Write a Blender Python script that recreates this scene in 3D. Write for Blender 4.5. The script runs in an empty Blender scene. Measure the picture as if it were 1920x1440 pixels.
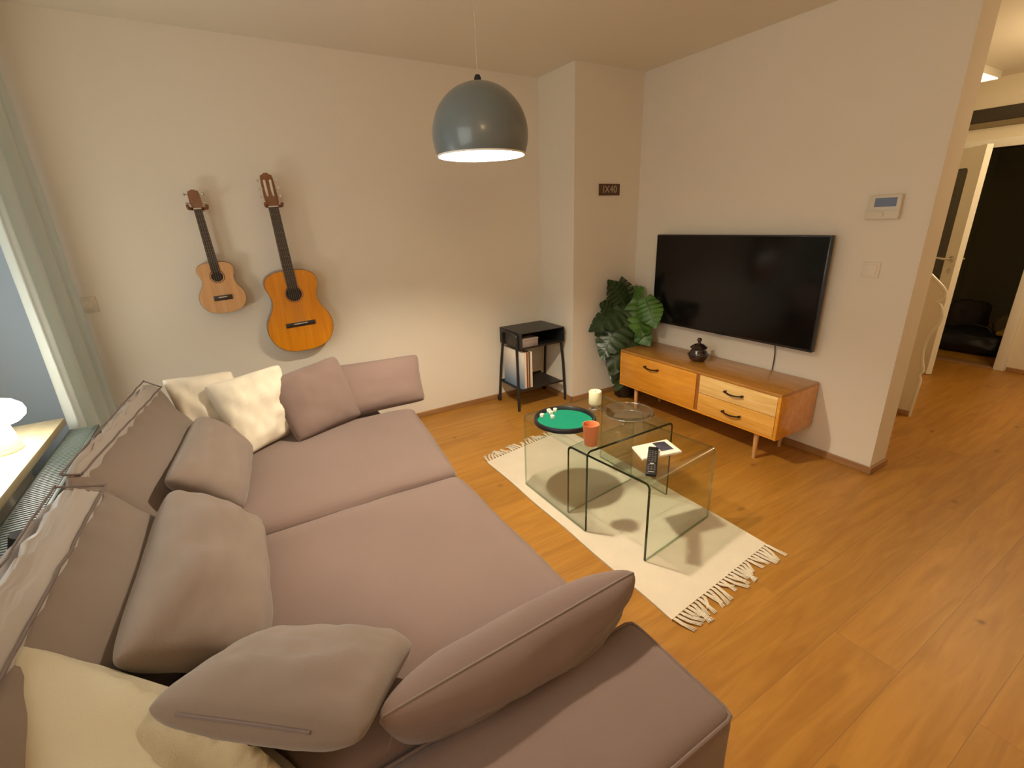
import bpy, bmesh, math, random
from mathutils import Vector, Matrix, noise
random.seed(7)
scn = bpy.context.scene
COL = scn.collection
PI = math.pi
V = Vector

# ------------------------------------------------------------------ materials
def srgb(r, g, b):
    f = lambda c: (c/12.92 if c <= .04045 else ((c+.055)/1.055)**2.4)
    return (f(r/255), f(g/255), f(b/255), 1)

def mat(name, col, rough=.6, metal=0, spec=.5, bump=0, bscale=200, var=0, vscale=3, coat=0, sheen=0, emis=None, estr=0):
    m = bpy.data.materials.new(name); m.use_nodes = True
    nt = m.node_tree; b = nt.nodes['Principled BSDF']
    b.inputs['Base Color'].default_value = col
    b.inputs['Roughness'].default_value = rough
    b.inputs['Metallic'].default_value = metal
    b.inputs['Specular IOR Level'].default_value = spec
    if coat: b.inputs['Coat Weight'].default_value = coat; b.inputs['Coat Roughness'].default_value = .08
    if sheen: b.inputs['Sheen Weight'].default_value = sheen
    if emis: b.inputs['Emission Color'].default_value = emis; b.inputs['Emission Strength'].default_value = estr
    if bump or var:
        tc = nt.nodes.new('ShaderNodeTexCoord')
    if bump:
        n = nt.nodes.new('ShaderNodeTexNoise'); n.inputs['Scale'].default_value = bscale; n.inputs['Detail'].default_value = 3
        nt.links.new(tc.outputs['Object'], n.inputs['Vector'])
        bp = nt.nodes.new('ShaderNodeBump'); bp.inputs['Strength'].default_value = bump; bp.inputs['Distance'].default_value = .01
        nt.links.new(n.outputs['Fac'], bp.inputs['Height']); nt.links.new(bp.outputs['Normal'], b.inputs['Normal'])
    if var:
        n2 = nt.nodes.new('ShaderNodeTexNoise'); n2.inputs['Scale'].default_value = vscale; n2.inputs['Detail'].default_value = 4
        nt.links.new(tc.outputs['Object'], n2.inputs['Vector'])
        r = nt.nodes.new('ShaderNodeValToRGB')
        r.color_ramp.elements[0].position = .3; r.color_ramp.elements[1].position = .7
        r.color_ramp.elements[0].color = tuple(c*(1-var) for c in col[:3])+(1,)
        r.color_ramp.elements[1].color = tuple(min(1, c*(1+var)) for c in col[:3])+(1,)
        nt.links.new(n2.outputs['Fac'], r.inputs['Fac']); nt.links.new(r.outputs['Color'], b.inputs['Base Color'])
    return m

def wood_mat(name, c1, c2, scale=(1, 12, 12), rough=.4, coat=.2, contrast=(.35, .7)):
    m = bpy.data.materials.new(name); m.use_nodes = True
    nt = m.node_tree; b = nt.nodes['Principled BSDF']
    tc = nt.nodes.new('ShaderNodeTexCoord'); mp = nt.nodes.new('ShaderNodeMapping')
    mp.inputs['Scale'].default_value = scale
    nt.links.new(tc.outputs['Object'], mp.inputs['Vector'])
    n = nt.nodes.new('ShaderNodeTexNoise'); n.inputs['Scale'].default_value = 4; n.inputs['Detail'].default_value = 8; n.inputs['Distortion'].default_value = .6
    nt.links.new(mp.outputs['Vector'], n.inputs['Vector'])
    r = nt.nodes.new('ShaderNodeValToRGB'); r.color_ramp.elements[0].position = contrast[0]; r.color_ramp.elements[1].position = contrast[1]
    r.color_ramp.elements[0].color = c1; r.color_ramp.elements[1].color = c2
    nt.links.new(n.outputs['Fac'], r.inputs['Fac']); nt.links.new(r.outputs['Color'], b.inputs['Base Color'])
    b.inputs['Roughness'].default_value = rough; b.inputs['Coat Weight'].default_value = coat; b.inputs['Coat Roughness'].default_value = .15
    return m

def thin_glass(name, tint=(.9, .96, .92, 1), rough=0, f0=.04, fmax=.9):
    m = bpy.data.materials.new(name); m.use_nodes = True
    nt = m.node_tree; nt.nodes.clear()
    o = nt.nodes.new('ShaderNodeOutputMaterial'); mx = nt.nodes.new('ShaderNodeMixShader')
    t = nt.nodes.new('ShaderNodeBsdfTransparent'); g = nt.nodes.new('ShaderNodeBsdfGlossy'); f = nt.nodes.new('ShaderNodeLayerWeight')
    t.inputs['Color'].default_value = tint; g.inputs['Roughness'].default_value = rough; f.inputs['Blend'].default_value = .5
    p = nt.nodes.new('ShaderNodeMath'); p.operation = 'POWER'; p.inputs[1].default_value = 5
    q = nt.nodes.new('ShaderNodeMath'); q.operation = 'MULTIPLY_ADD'; q.inputs[1].default_value = fmax-f0; q.inputs[2].default_value = f0
    nt.links.new(f.outputs['Facing'], p.inputs[0]); nt.links.new(p.outputs[0], q.inputs[0]); nt.links.new(q.outputs[0], mx.inputs['Fac'])
    nt.links.new(t.outputs['BSDF'], mx.inputs[1]); nt.links.new(g.outputs['BSDF'], mx.inputs[2])
    nt.links.new(mx.outputs['Shader'], o.inputs['Surface'])
    return m

def sheer(name, col, tr):
    m = bpy.data.materials.new(name); m.use_nodes = True
    nt = m.node_tree; nt.nodes.clear()
    o = nt.nodes.new('ShaderNodeOutputMaterial'); mx = nt.nodes.new('ShaderNodeMixShader'); mx.inputs['Fac'].default_value = tr
    d = nt.nodes.new('ShaderNodeBsdfDiffuse'); t = nt.nodes.new('ShaderNodeBsdfTranslucent')
    d.inputs['Color'].default_value = col; t.inputs['Color'].default_value = col
    nt.links.new(d.outputs[0], mx.inputs[1]); nt.links.new(t.outputs[0], mx.inputs[2]); nt.links.new(mx.outputs[0], o.inputs['Surface'])
    return m

def emis_mat(name, col, s):
    m = bpy.data.materials.new(name); m.use_nodes = True
    nt = m.node_tree; b = nt.nodes['Principled BSDF']
    b.inputs['Base Color'].default_value = (.8, .8, .78, 1)
    b.inputs['Emission Color'].default_value = col; b.inputs['Emission Strength'].default_value = s
    return m

def floor_mat():
    m = bpy.data.materials.new('oak_planks'); m.use_nodes = True
    nt = m.node_tree; N = nt.nodes; L = nt.links; b = N['Principled BSDF']
    tc = N.new('ShaderNodeTexCoord')
    mp = N.new('ShaderNodeMapping'); mp.inputs['Location'].default_value = (.35, .06, 0)
    L.new(tc.outputs['Object'], mp.inputs['Vector'])
    br = N.new('ShaderNodeTexBrick'); br.offset = .37
    br.inputs['Scale'].default_value = 1; br.inputs['Brick Width'].default_value = 1.9; br.inputs['Row Height'].default_value = .185
    br.inputs['Mortar Size'].default_value = .0006; br.inputs['Mortar Smooth'].default_value = .3
    br.inputs['Color1'].default_value = (0, 0, 0, 1); br.inputs['Color2'].default_value = (1, 1, 1, 1); br.inputs['Mortar'].default_value = (.35, .35, .35, 1)
    L.new(mp.outputs['Vector'], br.inputs['Vector'])
    mp2 = N.new('ShaderNodeMapping'); mp2.inputs['Scale'].default_value = (1.2, 11, 1); L.new(tc.outputs['Object'], mp2.inputs['Vector'])
    add = N.new('ShaderNodeVectorMath'); add.operation = 'ADD'
    sc = N.new('ShaderNodeVectorMath'); sc.operation = 'SCALE'; sc.inputs['Scale'].default_value = 7
    L.new(br.outputs['Color'], sc.inputs[0]); L.new(mp2.outputs['Vector'], add.inputs[0]); L.new(sc.outputs['Vector'], add.inputs[1])
    n = N.new('ShaderNodeTexNoise'); n.inputs['Scale'].default_value = 2.2; n.inputs['Detail'].default_value = 9; n.inputs['Roughness'].default_value = .55; n.inputs['Distortion'].default_value = .9
    L.new(add.outputs['Vector'], n.inputs['Vector'])
    r = N.new('ShaderNodeValToRGB'); e = r.color_ramp.elements
    e[0].position = .32; e[0].color = FL1; e[1].position = .72; e[1].color = FL2
    L.new(n.outputs['Fac'], r.inputs['Fac'])
    hs = N.new('ShaderNodeMix'); hs.data_type = 'RGBA'; hs.blend_type = 'MULTIPLY'; hs.inputs['Factor'].default_value = 1
    rr = N.new('ShaderNodeValToRGB'); rr.color_ramp.elements[0].color = (.84, .83, .81, 1); rr.color_ramp.elements[1].color = (1.0, 1.0, 1.0, 1)
    L.new(br.outputs['Color'], rr.inputs['Fac']); L.new(r.outputs['Color'], hs.inputs[6]); L.new(rr.outputs['Color'], hs.inputs[7])
    # scattered knots
    vo = N.new('ShaderNodeTexVoronoi'); vo.voronoi_dimensions = '2D'; vo.inputs['Scale'].default_value = 2.3; vo.inputs['Randomness'].default_value = 1
    mpv = N.new('ShaderNodeMapping'); mpv.inputs['Scale'].default_value = (1, 1.5, 1); mpv.inputs['Location'].default_value = (.13, .31, 0)
    L.new(tc.outputs['Object'], mpv.inputs['Vector']); wn = N.new('ShaderNodeTexNoise'); wn.inputs['Scale'].default_value = 14; wv = N.new('ShaderNodeVectorMath'); wv.operation = 'SCALE'; wv.inputs['Scale'].default_value = .05
    wa = N.new('ShaderNodeVectorMath'); wa.operation = 'ADD'
    L.new(tc.outputs['Object'], wn.inputs['Vector']); L.new(wn.outputs['Color'], wv.inputs[0]); L.new(mpv.outputs['Vector'], wa.inputs[0]); L.new(wv.outputs['Vector'], wa.inputs[1])
    L.new(wa.outputs['Vector'], vo.inputs['Vector'])
    kr = N.new('ShaderNodeValToRGB'); k = kr.color_ramp.elements; k[0].position = .008; k[0].color = (.25, .2, .16, 1); k[1].position = .06; k[1].color = (1, 1, 1, 1)
    L.new(vo.outputs['Distance'], kr.inputs['Fac'])
    km = N.new('ShaderNodeMix'); km.data_type = 'RGBA'; km.blend_type = 'MULTIPLY'; sx_ = N.new('ShaderNodeSeparateColor'); mr = N.new('ShaderNodeMapRange'); mr.inputs['From Min'].default_value = .45; mr.inputs['To Max'].default_value = .8; L.new(vo.outputs['Color'], sx_.inputs[0]); L.new(sx_.outputs[0], mr.inputs['Value']); L.new(mr.outputs[0], km.inputs['Factor'])
    L.new(hs.outputs[2], km.inputs[6]); L.new(kr.outputs['Color'], km.inputs[7])
    sm = N.new('ShaderNodeMix'); sm.data_type = 'RGBA'; sm.inputs[7].default_value = (.16, .08, .03, 1)
    L.new(br.outputs['Fac'], sm.inputs['Factor']); L.new(km.outputs[2], sm.inputs[6])
    L.new(sm.outputs[2], b.inputs['Base Color'])
    b.inputs['Roughness'].default_value = .42
    bp = N.new('ShaderNodeBump'); bp.inputs['Strength'].default_value = .08; bp.inputs['Distance'].default_value = .004
    L.new(n.outputs['Fac'], bp.inputs['Height']); L.new(bp.outputs['Normal'], b.inputs['Normal'])
    return m

FL1 = (.38, .165, .020, 1); FL2 = (.52, .25, .040, 1)
M = {}
M['wall'] = mat('wall_paint', (.84, .775, .665, 1), .9, bump=.05, bscale=60)
M['blue_wall'] = mat('pale_blue_grey_wall', (.46, .55, .64, 1), .9)
M['ceil'] = mat('ceiling_paint', (.84, .775, .65, 1), .95)
M['hall_white'] = mat('hall_white_paint', (.78, .70, .55, 1), .6)
M['white_gloss'] = mat('white_lacquer', (.84, .80, .70, 1), .35)
M['floor'] = floor_mat()
M['base'] = wood_mat('baseboard_wood', (.30, .15, .055, 1), (.42, .22, .09, 1), (1, 1, 8))
M['sofa'] = mat('mauve_weave', (.205, .140, .118, 1), .95, spec=.1, bump=.25, bscale=900, var=.05, vscale=2.5, sheen=.25)
M['sofa_g'] = mat('grey_mauve_weave', (.215, .163, .133, 1), .85, spec=.2, bump=.2, bscale=700, var=.05, vscale=3, sheen=.3)
M['satin_lit'] = mat('grey_satin_band_lit', (.42, .38, .35, 1), .55, spec=.4, bump=.1, bscale=60)  # grey satin strip, colour lightened as if lit by the table lamp
M['piping'] = mat('dark_piping', (.16, .12, .11, 1), .8)
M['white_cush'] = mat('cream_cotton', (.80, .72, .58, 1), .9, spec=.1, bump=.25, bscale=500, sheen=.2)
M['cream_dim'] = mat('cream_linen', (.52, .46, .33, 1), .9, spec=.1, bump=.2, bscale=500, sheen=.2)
M['curtain'] = sheer('white_curtain', (.90, .93, .88, 1), .5)
M['rug'] = mat('cream_rug_wool', (.86, .76, .60, 1), .95, spec=.05, bump=.5, bscale=350, var=.03, vscale=8)
M['glass'] = thin_glass('table_glass', (.945, .97, .945, 1), 0, .05)
M['edge'] = mat('glass_edge_green', (.012, .030, .018, 1), .15, coat=.3)
M['edge_bright'] = thin_glass('glass_edge_bright', (.85, .92, .85, 1), .12, .18)
M['clear'] = thin_glass('clear_glass', (.95, .95, .93, 1), .08, .18)
M['rimglass'] = thin_glass('clear_glass_rim', (.9, .9, .86, 1), .12, .42)
M['black'] = mat('black_plastic', (.012, .011, .012, 1), .35)
M['tvscreen'] = mat('tv_screen', (.003, .003, .003, 1), .12, spec=.3)
M['metal_dark'] = mat('dark_steel', (.028, .026, .024, 1), .4, metal=.3)
M['side_wood'] = wood_mat('sideboard_veneer', (.66, .27, .022, 1), (.80, .36, .04, 1), (8, 1, 8), .3, .4)
M['side_top'] = wood_mat('sideboard_top_veneer', (.42, .18, .030, 1), (.56, .26, .05, 1), (8, 1, 8), .32, .4)
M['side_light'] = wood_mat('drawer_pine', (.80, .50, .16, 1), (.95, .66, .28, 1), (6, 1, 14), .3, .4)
M['side_mid'] = wood_mat('drawer_pine_amber', (.72, .36, .06, 1), (.88, .48, .11, 1), (6, 1, 14), .3, .4)
M['side_trim'] = wood_mat('reddish_trim', (.30, .09, .015, 1), (.42, .15, .03, 1), (8, 8, 1), .35, .3)
M['leg_wood'] = wood_mat('pale_leg_wood', (.58, .31, .12, 1), (.68, .39, .17, 1), (8, 8, 1), .4, .2)
M['brass_dark'] = mat('dark_brass', (.06, .035, .02, 1), .35, metal=.8)
M['guitar_top'] = wood_mat('amber_spruce', (.68, .23, .008, 1), (.80, .30, .014, 1), (14, 1, 1), .25, .6)
M['guitar_side'] = wood_mat('mahogany_side', (.13, .045, .015, 1), (.2, .07, .02, 1), (2, 2, 2), .3, .5)
M['uke_top'] = wood_mat('pale_cedar', (.62, .33, .14, 1), (.74, .43, .20, 1), (14, 1, 1), .3, .4)
M['ebony'] = mat('fingerboard_dark', (.03, .018, .012, 1), .4)
M['head_wood'] = wood_mat('headstock_wood', (.20, .065, .02, 1), (.30, .11, .035, 1), (6, 6, 1), .35, .4)
M['fret'] = mat('fret_wire', (.16, .14, .11, 1), .4)
M['string'] = mat('nylon_string', (.45, .38, .28, 1), .5)
M['ivory'] = mat('ivory_plastic', (.75, .68, .55, 1), .4)
M['chrome'] = mat('chrome', (.75, .72, .66, 1), .2, metal=1)
M['hole'] = mat('soundhole_dark', (.012, .008, .006, 1), .8)
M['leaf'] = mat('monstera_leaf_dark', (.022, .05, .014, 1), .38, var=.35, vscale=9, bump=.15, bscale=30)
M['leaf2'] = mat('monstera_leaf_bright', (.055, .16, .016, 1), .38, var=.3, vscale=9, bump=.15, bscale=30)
M['stem'] = mat('plant_stem', (.06, .1, .03, 1), .5)
M['soil'] = mat('soil', (.03, .02, .012, 1), .95)
M['pot'] = mat('dark_pot_glaze', (.02, .016, .014, 1), .4)
M['ceramic'] = mat('brown_black_glaze', (.022, .010, .009, 1), .18, coat=.6, bump=.3, bscale=60)
M['felt'] = mat('green_felt', (.012, .20, .115, 1), .95, spec=.05, bump=.2, bscale=900)
M['terra'] = mat('orange_terracotta', (.72, .25, .10, 1), .55)
M['wax'] = mat('candle_wax', (.92, .84, .56, 1), .5)
M['dice'] = mat('ivory_dice', (.9, .86, .74, 1), .35)
M['paper'] = mat('paper_white', (.86, .78, .66, 1), .7)
M['photo_dark'] = mat('printed_photo', (.06, .055, .075, 1), .4, var=.7, vscale=30)
M['lamp_shell'] = mat('grey_blue_enamel', (.15, .175, .18, 1), .28, coat=.3)
M['lamp_in'] = mat('white_enamel', (.9, .88, .82, 1), .4)
M['cord'] = mat('cord_grey', (.62, .55, .42, 1), .6)
M['switch'] = mat('switch_plastic', (.74, .68, .56, 1), .45)
M['rad'] = mat('radiator_green_grey', (.11, .135, .115, 1), .5)
M['sill'] = wood_mat('pale_sill_wood', (.42, .34, .19, 1), (.54, .45, .27, 1), (4, 1, 1), .5, .1)
M['blind'] = mat('window_blind_glow', (.50, .58, .66, 1), .8, emis=(.60, .72, .82, 1), estr=.30)  # cool emission stands in for window light through the blind
M['door_glass'] = mat('door_glass_dark', (.05, .04, .024, 1), .25)
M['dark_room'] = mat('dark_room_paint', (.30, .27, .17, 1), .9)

# ------------------------------------------------------------------ helpers
def link(name, me, m=None, parent=None, smooth=30):
    mats = m if isinstance(m, (list, tuple)) else ([m] if m else [])
    for x in mats: me.materials.append(x)
    o = bpy.data.objects.new(name, me); COL.objects.link(o)
    if smooth:
        for p in me.polygons: p.use_smooth = True
        me.set_sharp_from_angle(angle=math.radians(smooth))
    if parent is not None:
        o.parent = parent
        o.matrix_parent_inverse = parent_world(parent).inverted()
    return o

def parent_world(p):
    w = Matrix.LocRotScale(p.location, p.rotation_euler, p.scale)
    if p.parent is not None: w = parent_world(p.parent) @ p.matrix_parent_inverse @ w
    return w

def obj(name, bm, m=None, parent=None, smooth=30):
    bmesh.ops.recalc_face_normals(bm, faces=bm.faces[:])
    me = bpy.data.meshes.new(name); bm.to_mesh(me); bm.free()
    return link(name, me, m, parent, smooth)

def tag(o, label, cat, group=None):
    o['label'] = label; o['category'] = cat
    if group: o['group'] = group
    return o
def thing(name, label, cat, loc=(0, 0, 0), group=None):
    o = bpy.data.objects.new(name, None); COL.objects.link(o); o.location = loc; o.empty_display_size = .05
    return tag(o, label, cat, group)
def struct(o): o['kind'] = 'structure'; return o

def NB(): return bmesh.new()
def bx(bm, x0, x1, y0, y1, z0, z1, bev=0, mi=0):
    x0, x1 = sorted((x0, x1)); y0, y1 = sorted((y0, y1)); z0, z1 = sorted((z0, z1))
    vs = [bm.verts.new(c) for c in ((x0,y0,z0),(x1,y0,z0),(x1,y1,z0),(x0,y1,z0),(x0,y0,z1),(x1,y0,z1),(x1,y1,z1),(x0,y1,z1))]
    fs = [bm.faces.new([vs[i] for i in f]) for f in ((3,2,1,0),(4,5,6,7),(0,1,5,4),(1,2,6,5),(2,3,7,6),(3,0,4,7))]
    for f in fs: f.material_index = mi
    if bev:
        es = list({e for f in fs for e in f.edges})
        r = bmesh.ops.bevel(bm, geom=es, offset=bev, segments=2, profile=.5, affect='EDGES')
        for f in r['faces']: f.material_index = mi
    return vs
def xf(bm, verts_before, mtx):
    bmesh.ops.transform(bm, matrix=mtx, verts=[v for v in bm.verts if v not in verts_before])

def prism(bm, pts, mapf, d0, d1, mi=0, mi_side=None):
    """polygon pts (a,b) extruded from d0 to d1; mapf(a,b,d)->xyz"""
    A = [bm.verts.new(mapf(a, b, d0)) for a, b in pts]; B = [bm.verts.new(mapf(a, b, d1)) for a, b in pts]
    f = bm.faces.new(A[::-1]); f.material_index = mi
    f = bm.faces.new(B); f.material_index = mi
    n = len(pts)
    for i in range(n):
        f = bm.faces.new((A[i], A[(i+1) % n], B[(i+1) % n], B[i])); f.material_index = mi if mi_side is None else mi_side

def lathe(bm, prof, c=(0, 0, 0), n=40, mi=0, closed=False):
    rings = []
    for r, z in prof:
        if r < 1e-6: rings.append([bm.verts.new((c[0], c[1], c[2]+z))])
        else: rings.append([bm.verts.new((c[0]+r*math.cos(2*PI*i/n), c[1]+r*math.sin(2*PI*i/n), c[2]+z)) for i in range(n)])
    for a, b in zip(rings, rings[1:]):
        for i in range(n):
            j = (i+1) % n
            if len(a) == 1 and len(b) == 1: continue
            if len(a) == 1: f = bm.faces.new((a[0], b[j], b[i]))
            elif len(b) == 1: f = bm.faces.new((a[i], a[j], b[0]))
            else: f = bm.faces.new((a[i], a[j], b[j], b[i]))
            f.material_index = mi

def tube(bm, pts, r, n=10, mi=0, caps=True):
    pts = [V(p) for p in pts]; rs = r if isinstance(r, (list, tuple)) else [r]*len(pts)
    rings = []; up = None
    for i, p in enumerate(pts):
        t = (pts[min(i+1, len(pts)-1)] - pts[max(i-1, 0)]).normalized()
        if up is None:
            up = V((0, 0, 1)) if abs(t.z) < .9 else V((1, 0, 0))
        s = t.cross(up).normalized(); up = s.cross(t).normalized()
        rings.append([bm.verts.new(p + (s*math.cos(2*PI*k/n) + up*math.sin(2*PI*k/n))*rs[i]) for k in range(n)])
    for a, b in zip(rings, rings[1:]):
        for k in range(n):
            f = bm.faces.new((a[k], a[(k+1) % n], b[(k+1) % n], b[k])); f.material_index = mi
    if caps:
        f = bm.faces.new(rings[0][::-1]); f.material_index = mi
        f = bm.faces.new(rings[-1]); f.material_index = mi

def ball(bm, c, r, sc=(1, 1, 1), n=16, mi=0):
    before = set(bm.verts)
    bmesh.ops.create_uvsphere(bm, u_segments=n, v_segments=max(6, n//2), radius=r)
    xf(bm, before, Matrix.Translation(c) @ Matrix.Diagonal((*sc, 1)))

def ss(a): return math.copysign(abs(a)**.5, a)

def pillow(name, P, thick, m, parent=None, n=28, sag=.05, power=.38, wr=.006, seed=0, back=1.0, fold=None, crease=.0):
    """P: 4 world corners around. Two bulged sheets meeting in a pinched seam."""
    P = [V(p) for p in P]; nor = (P[1]-P[0]).cross(P[3]-P[0]).normalized()
    bm = NB(); C = sum(P, V())/4
    def base(u, v):
        # edge centres pulled inwards
        uu = u*(1 - sag*(1-v*v)**1.0*abs(u)); vv = v*(1 - sag*(1-u*u)*abs(v))
        cr = 1-.055*(u*u*v*v)**3
        uu *= cr; vv *= cr
        a, b = (uu+1)/2, (vv+1)/2
        return P[0]*(1-a)*(1-b) + P[1]*a*(1-b) + P[2]*a*b + P[3]*(1-a)*b
    def hgt(u, v): return max(0, (1-u**4)*(1-v**4)*(1-u*u*.35)*(1-v*v*.35))**power
    ax = [math.sin(PI/2*(-1+2*i/n)) for i in range(n+1)]
    top = {}; bot = {}
    for i, u in enumerate(ax):
        for j, v in enumerate(ax):
            p = base(u, v); h = hgt(u, v)
            w = noise.noise(V((u*2.2+seed, v*2.2, seed*.7)))*wr*2.2 + noise.noise(V((u*5+seed, v*5, 3+seed)))*wr
            if crease:
                ang = math.atan2(v, u); rad = max(abs(u), abs(v))
                w += crease*math.sin(ang*14+seed)*max(0, rad-.45)*(1-rad)*4*.5
            if fold: w += fold(u, v)*h
            border = i in (0, n) or j in (0, n)
            top[i, j] = bm.verts.new(p + nor*(h*thick/2 + (0 if border else w*h)))
            bot[i, j] = top[i, j] if border else bm.verts.new(p - nor*(h*thick/2*back - w*h*.5))
    for i in range(n):
        for j in range(n):
            bm.faces.new((top[i, j], top[i+1, j], top[i+1, j+1], top[i, j+1]))
            q = (bot[i, j], bot[i, j+1], bot[i+1, j+1], bot[i+1, j])
            if len({v.index if False else id(v) for v in q}) == 4:
                try: bm.faces.new(q)
                except ValueError: pass
    o = obj(name, bm, m, parent, 80)
    # seam
    idx = [(i, 0) for i in range(n+1)] + [(n, j) for j in range(1, n+1)] + [(i, n) for i in range(n-1, -1, -1)] + [(0, j) for j in range(n-1, 0, -1)]
    path = [base(ax[i], ax[j]) for i, j in idx]
    return o, path, base, nor

def soft_box(name, C8, dims, r, m, parent=None, n=14, bulge=(0, 0, 0), wr=0, seed=0, smooth=60, fn=None):
    """C8: corners (bottom 4 ccw, top 4 ccw). rounded, bulged, trilinear mapped."""
    C8 = [V(c) for c in C8]; bm = NB()
    hs = [d/2 for d in dims]
    def axis(h):
        rr = min(r, h*.95); a = [-h, -h+rr*.15, -h+rr*.45, -h+rr]; k = max(3, n)
        inner = [-h+rr + (2*h-2*rr)*i/k for i in range(1, k)]
        return a + inner + [-x for x in a[::-1]]
    AX = [axis(h) for h in hs]; cache = {}
    def vert(x, y, z):
        key = (round(x, 6), round(y, 6), round(z, 6))
        if key in cache: return cache[key]
        p = V((x, y, z)); q = V([max(-(h-min(r, h*.95)), min(h-min(r, h*.95), c)) for c, h in zip((x, y, z), hs)])
        d = p-q
        if d.length > 1e-9: p = q + d.normalized()*min(r, max(abs(d.x), abs(d.y), abs(d.z)))
        u, v, w = (x/hs[0], y/hs[1], z/hs[2])
        u2, v2, w2 = [(p[i]/hs[i]) for i in range(3)]
        f = lambda a: max(0, 1-a*a)
        e = [0, 0, 0]
        if abs(abs(w)-1) < 1e-6: e[2] += math.copysign(bulge[2]*(f(u)*f(v))**.6, w)
        if abs(abs(u)-1) < 1e-6: e[0] += math.copysign(bulge[0]*(f(v)*f(w))**.6, u)
        if abs(abs(v)-1) < 1e-6: e[1] += math.copysign(bulge[1]*(f(u)*f(w))**.6, v)
        if wr: 
            nn = noise.noise(V((u*2.5+seed, v*2.5, w*2.5)))*wr + noise.noise(V((u*7+seed, v*7, w*3)))*wr*.5
            for i, c in enumerate((u, v, w)):
                if abs(abs(c)-1) < 1e-6: e[i] += nn
        if fn: 
            ex = fn(u, v, w); e = [a+b for a, b in zip(e, ex)]
        u2 += e[0]/hs[0]; v2 += e[1]/hs[1]; w2 += e[2]/hs[2]
        a, b, c = (u2+1)/2, (v2+1)/2, (w2+1)/2
        lo = C8[0]*(1-a)*(1-b)+C8[1]*a*(1-b)+C8[2]*a*b+C8[3]*(1-a)*b
        hi = C8[4]*(1-a)*(1-b)+C8[5]*a*(1-b)+C8[6]*a*b+C8[7]*(1-a)*b
        cache[key] = bm.verts.new(lo*(1-c)+hi*c); return cache[key]
    X, Y, Z = AX
    def quads(A, B, g):
        for i in range(len(A)-1):
            for j in range(len(B)-1):
                vs = (g(A[i], B[j]), g(A[i+1], B[j]), g(A[i+1], B[j+1]), g(A[i], B[j+1]))
                if len(set(vs)) == 4:
                    try: bm.faces.new(vs)
                    except ValueError: pass
    for s in (-1, 1):
        quads(X, Y, lambda a, b: vert(a, b, s*hs[2]))
        if s > 0 and isinstance(m, (list, tuple)):
            top_faces = set(bm.faces) - top_faces
            for f_ in top_faces: f_.material_index = 1
        else: top_faces = set(bm.faces)
        quads(X, Z, lambda a, b: vert(a, s*hs[1], b)); quads(Y, Z, lambda a, b: vert(s*hs[0], a, b))
        top_faces = set(bm.faces)
    return obj(name, bm, m, parent, smooth)

def box8(x0, x1, y0, y1, z0, z1):
    return [(x0,y0,z0),(x1,y0,z0),(x1,y1,z0),(x0,y1,z0),(x0,y0,z1),(x1,y0,z1),(x1,y1,z1),(x0,y1,z1)]

# ------------------------------------------------------------------ constants of the room
XL = -1.05; XC = 2.177; YC = -.4175; XT = 2.796; YE = -2.2206; H = 2.3195; XE = 2.975
XR = 5.6; YB = -5.2

# ------------------------------------------------------------------ room shell
def wallbox(name, *a, m=None):
    bm = NB(); bx(bm, *a); return struct(obj(name, bm, m or M['wall'], smooth=0))
wallbox('floor', XL-.1, 8.3, YB-.1, .1, -.08, 0, m=M['floor'])
wallbox('ceiling', XL-.1, 8.3, YB-.1, .1, H, H+.1, m=M['ceil'])
wallbox('wall_back', -.70, XT+.2, 0, .1, 0, H)
wallbox('wall_back_left', XL-.1, -.70, 0, .1, 0, H, m=M['blue_wall'])  # left stretch of the back wall, coloured pale blue-grey
wallbox('wall_column', XC, XT+.05, YC, 0, 0, H)
wallbox('wall_right', XT, XE, YE, 0, 0, H)
wallbox('wall_front', XL-.1, XR+.1, YB-.1, YB, 0, H)
# left wall with window opening
WY0, WY1, WZ0, WZ1 = -3.1, -.14, .72, 2.12
bm = NB(); bx(bm, XL-.1, XL, YB, WY0, 0, H); bx(bm, XL-.1, XL, WY1, 0, 0, H); bx(bm, XL-.1, XL, WY0, WY1, 0, WZ0); bx(bm, XL-.1, XL, WY0, WY1, WZ1, H)
struct(obj('wall_left', bm, M['wall'], smooth=0))
bm = NB()
for a in ((WY0, WY0+.05, WZ0, WZ1), (WY1-.05, WY1, WZ0, WZ1), ((WY0+WY1)/2-.03, (WY0+WY1)/2+.03, WZ0, WZ1), (WY0, WY1, WZ0, WZ0+.05), (WY0, WY1, WZ1-.05, WZ1)):
    bx(bm, XL-.08, XL-.03, *a, bev=.004)
w = struct(obj('window_1', bm, M['white_gloss']))
bm = NB(); bx(bm, XL-.062, XL-.056, WY0+.04, WY1-.04, WZ0+.04, WZ1-.04)
obj('pane', bm, M['clear'], w)
bm = NB(); bx(bm, XL-.025, XL-.018, WY0+.01, WY1-.01, WZ0+.02, WZ1-.01)
tag(obj('roller_blind', bm, M['blind']), 'pale blue-grey roller blind pulled down behind the white curtain', 'blind')
# hall: far wall with doorway, closing wall
DY0, DY1, DZ = -1.985, -1.17, 1.80
bm = NB(); bx(bm, XR, XR+.12, YB, DY0, 0, H); bx(bm, XR, XR+.12, DY1, -.9, 0, H); bx(bm, XR, XR+.12, DY0, DY1, DZ, H)
struct(obj('wall_hall', bm, M['hall_white'], smooth=0))
wallbox('wall_hall_back', XE, XR+.12, -.98, -.9, 0, H, m=M['hall_white'])
# dark room behind the doorway
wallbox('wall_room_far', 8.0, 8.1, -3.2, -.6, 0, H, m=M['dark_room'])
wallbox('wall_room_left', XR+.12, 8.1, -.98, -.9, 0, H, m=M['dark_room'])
wallbox('wall_room_right', XR+.12, 8.1, -3.2, -3.1, 0, H, m=M['dark_room'])
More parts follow.
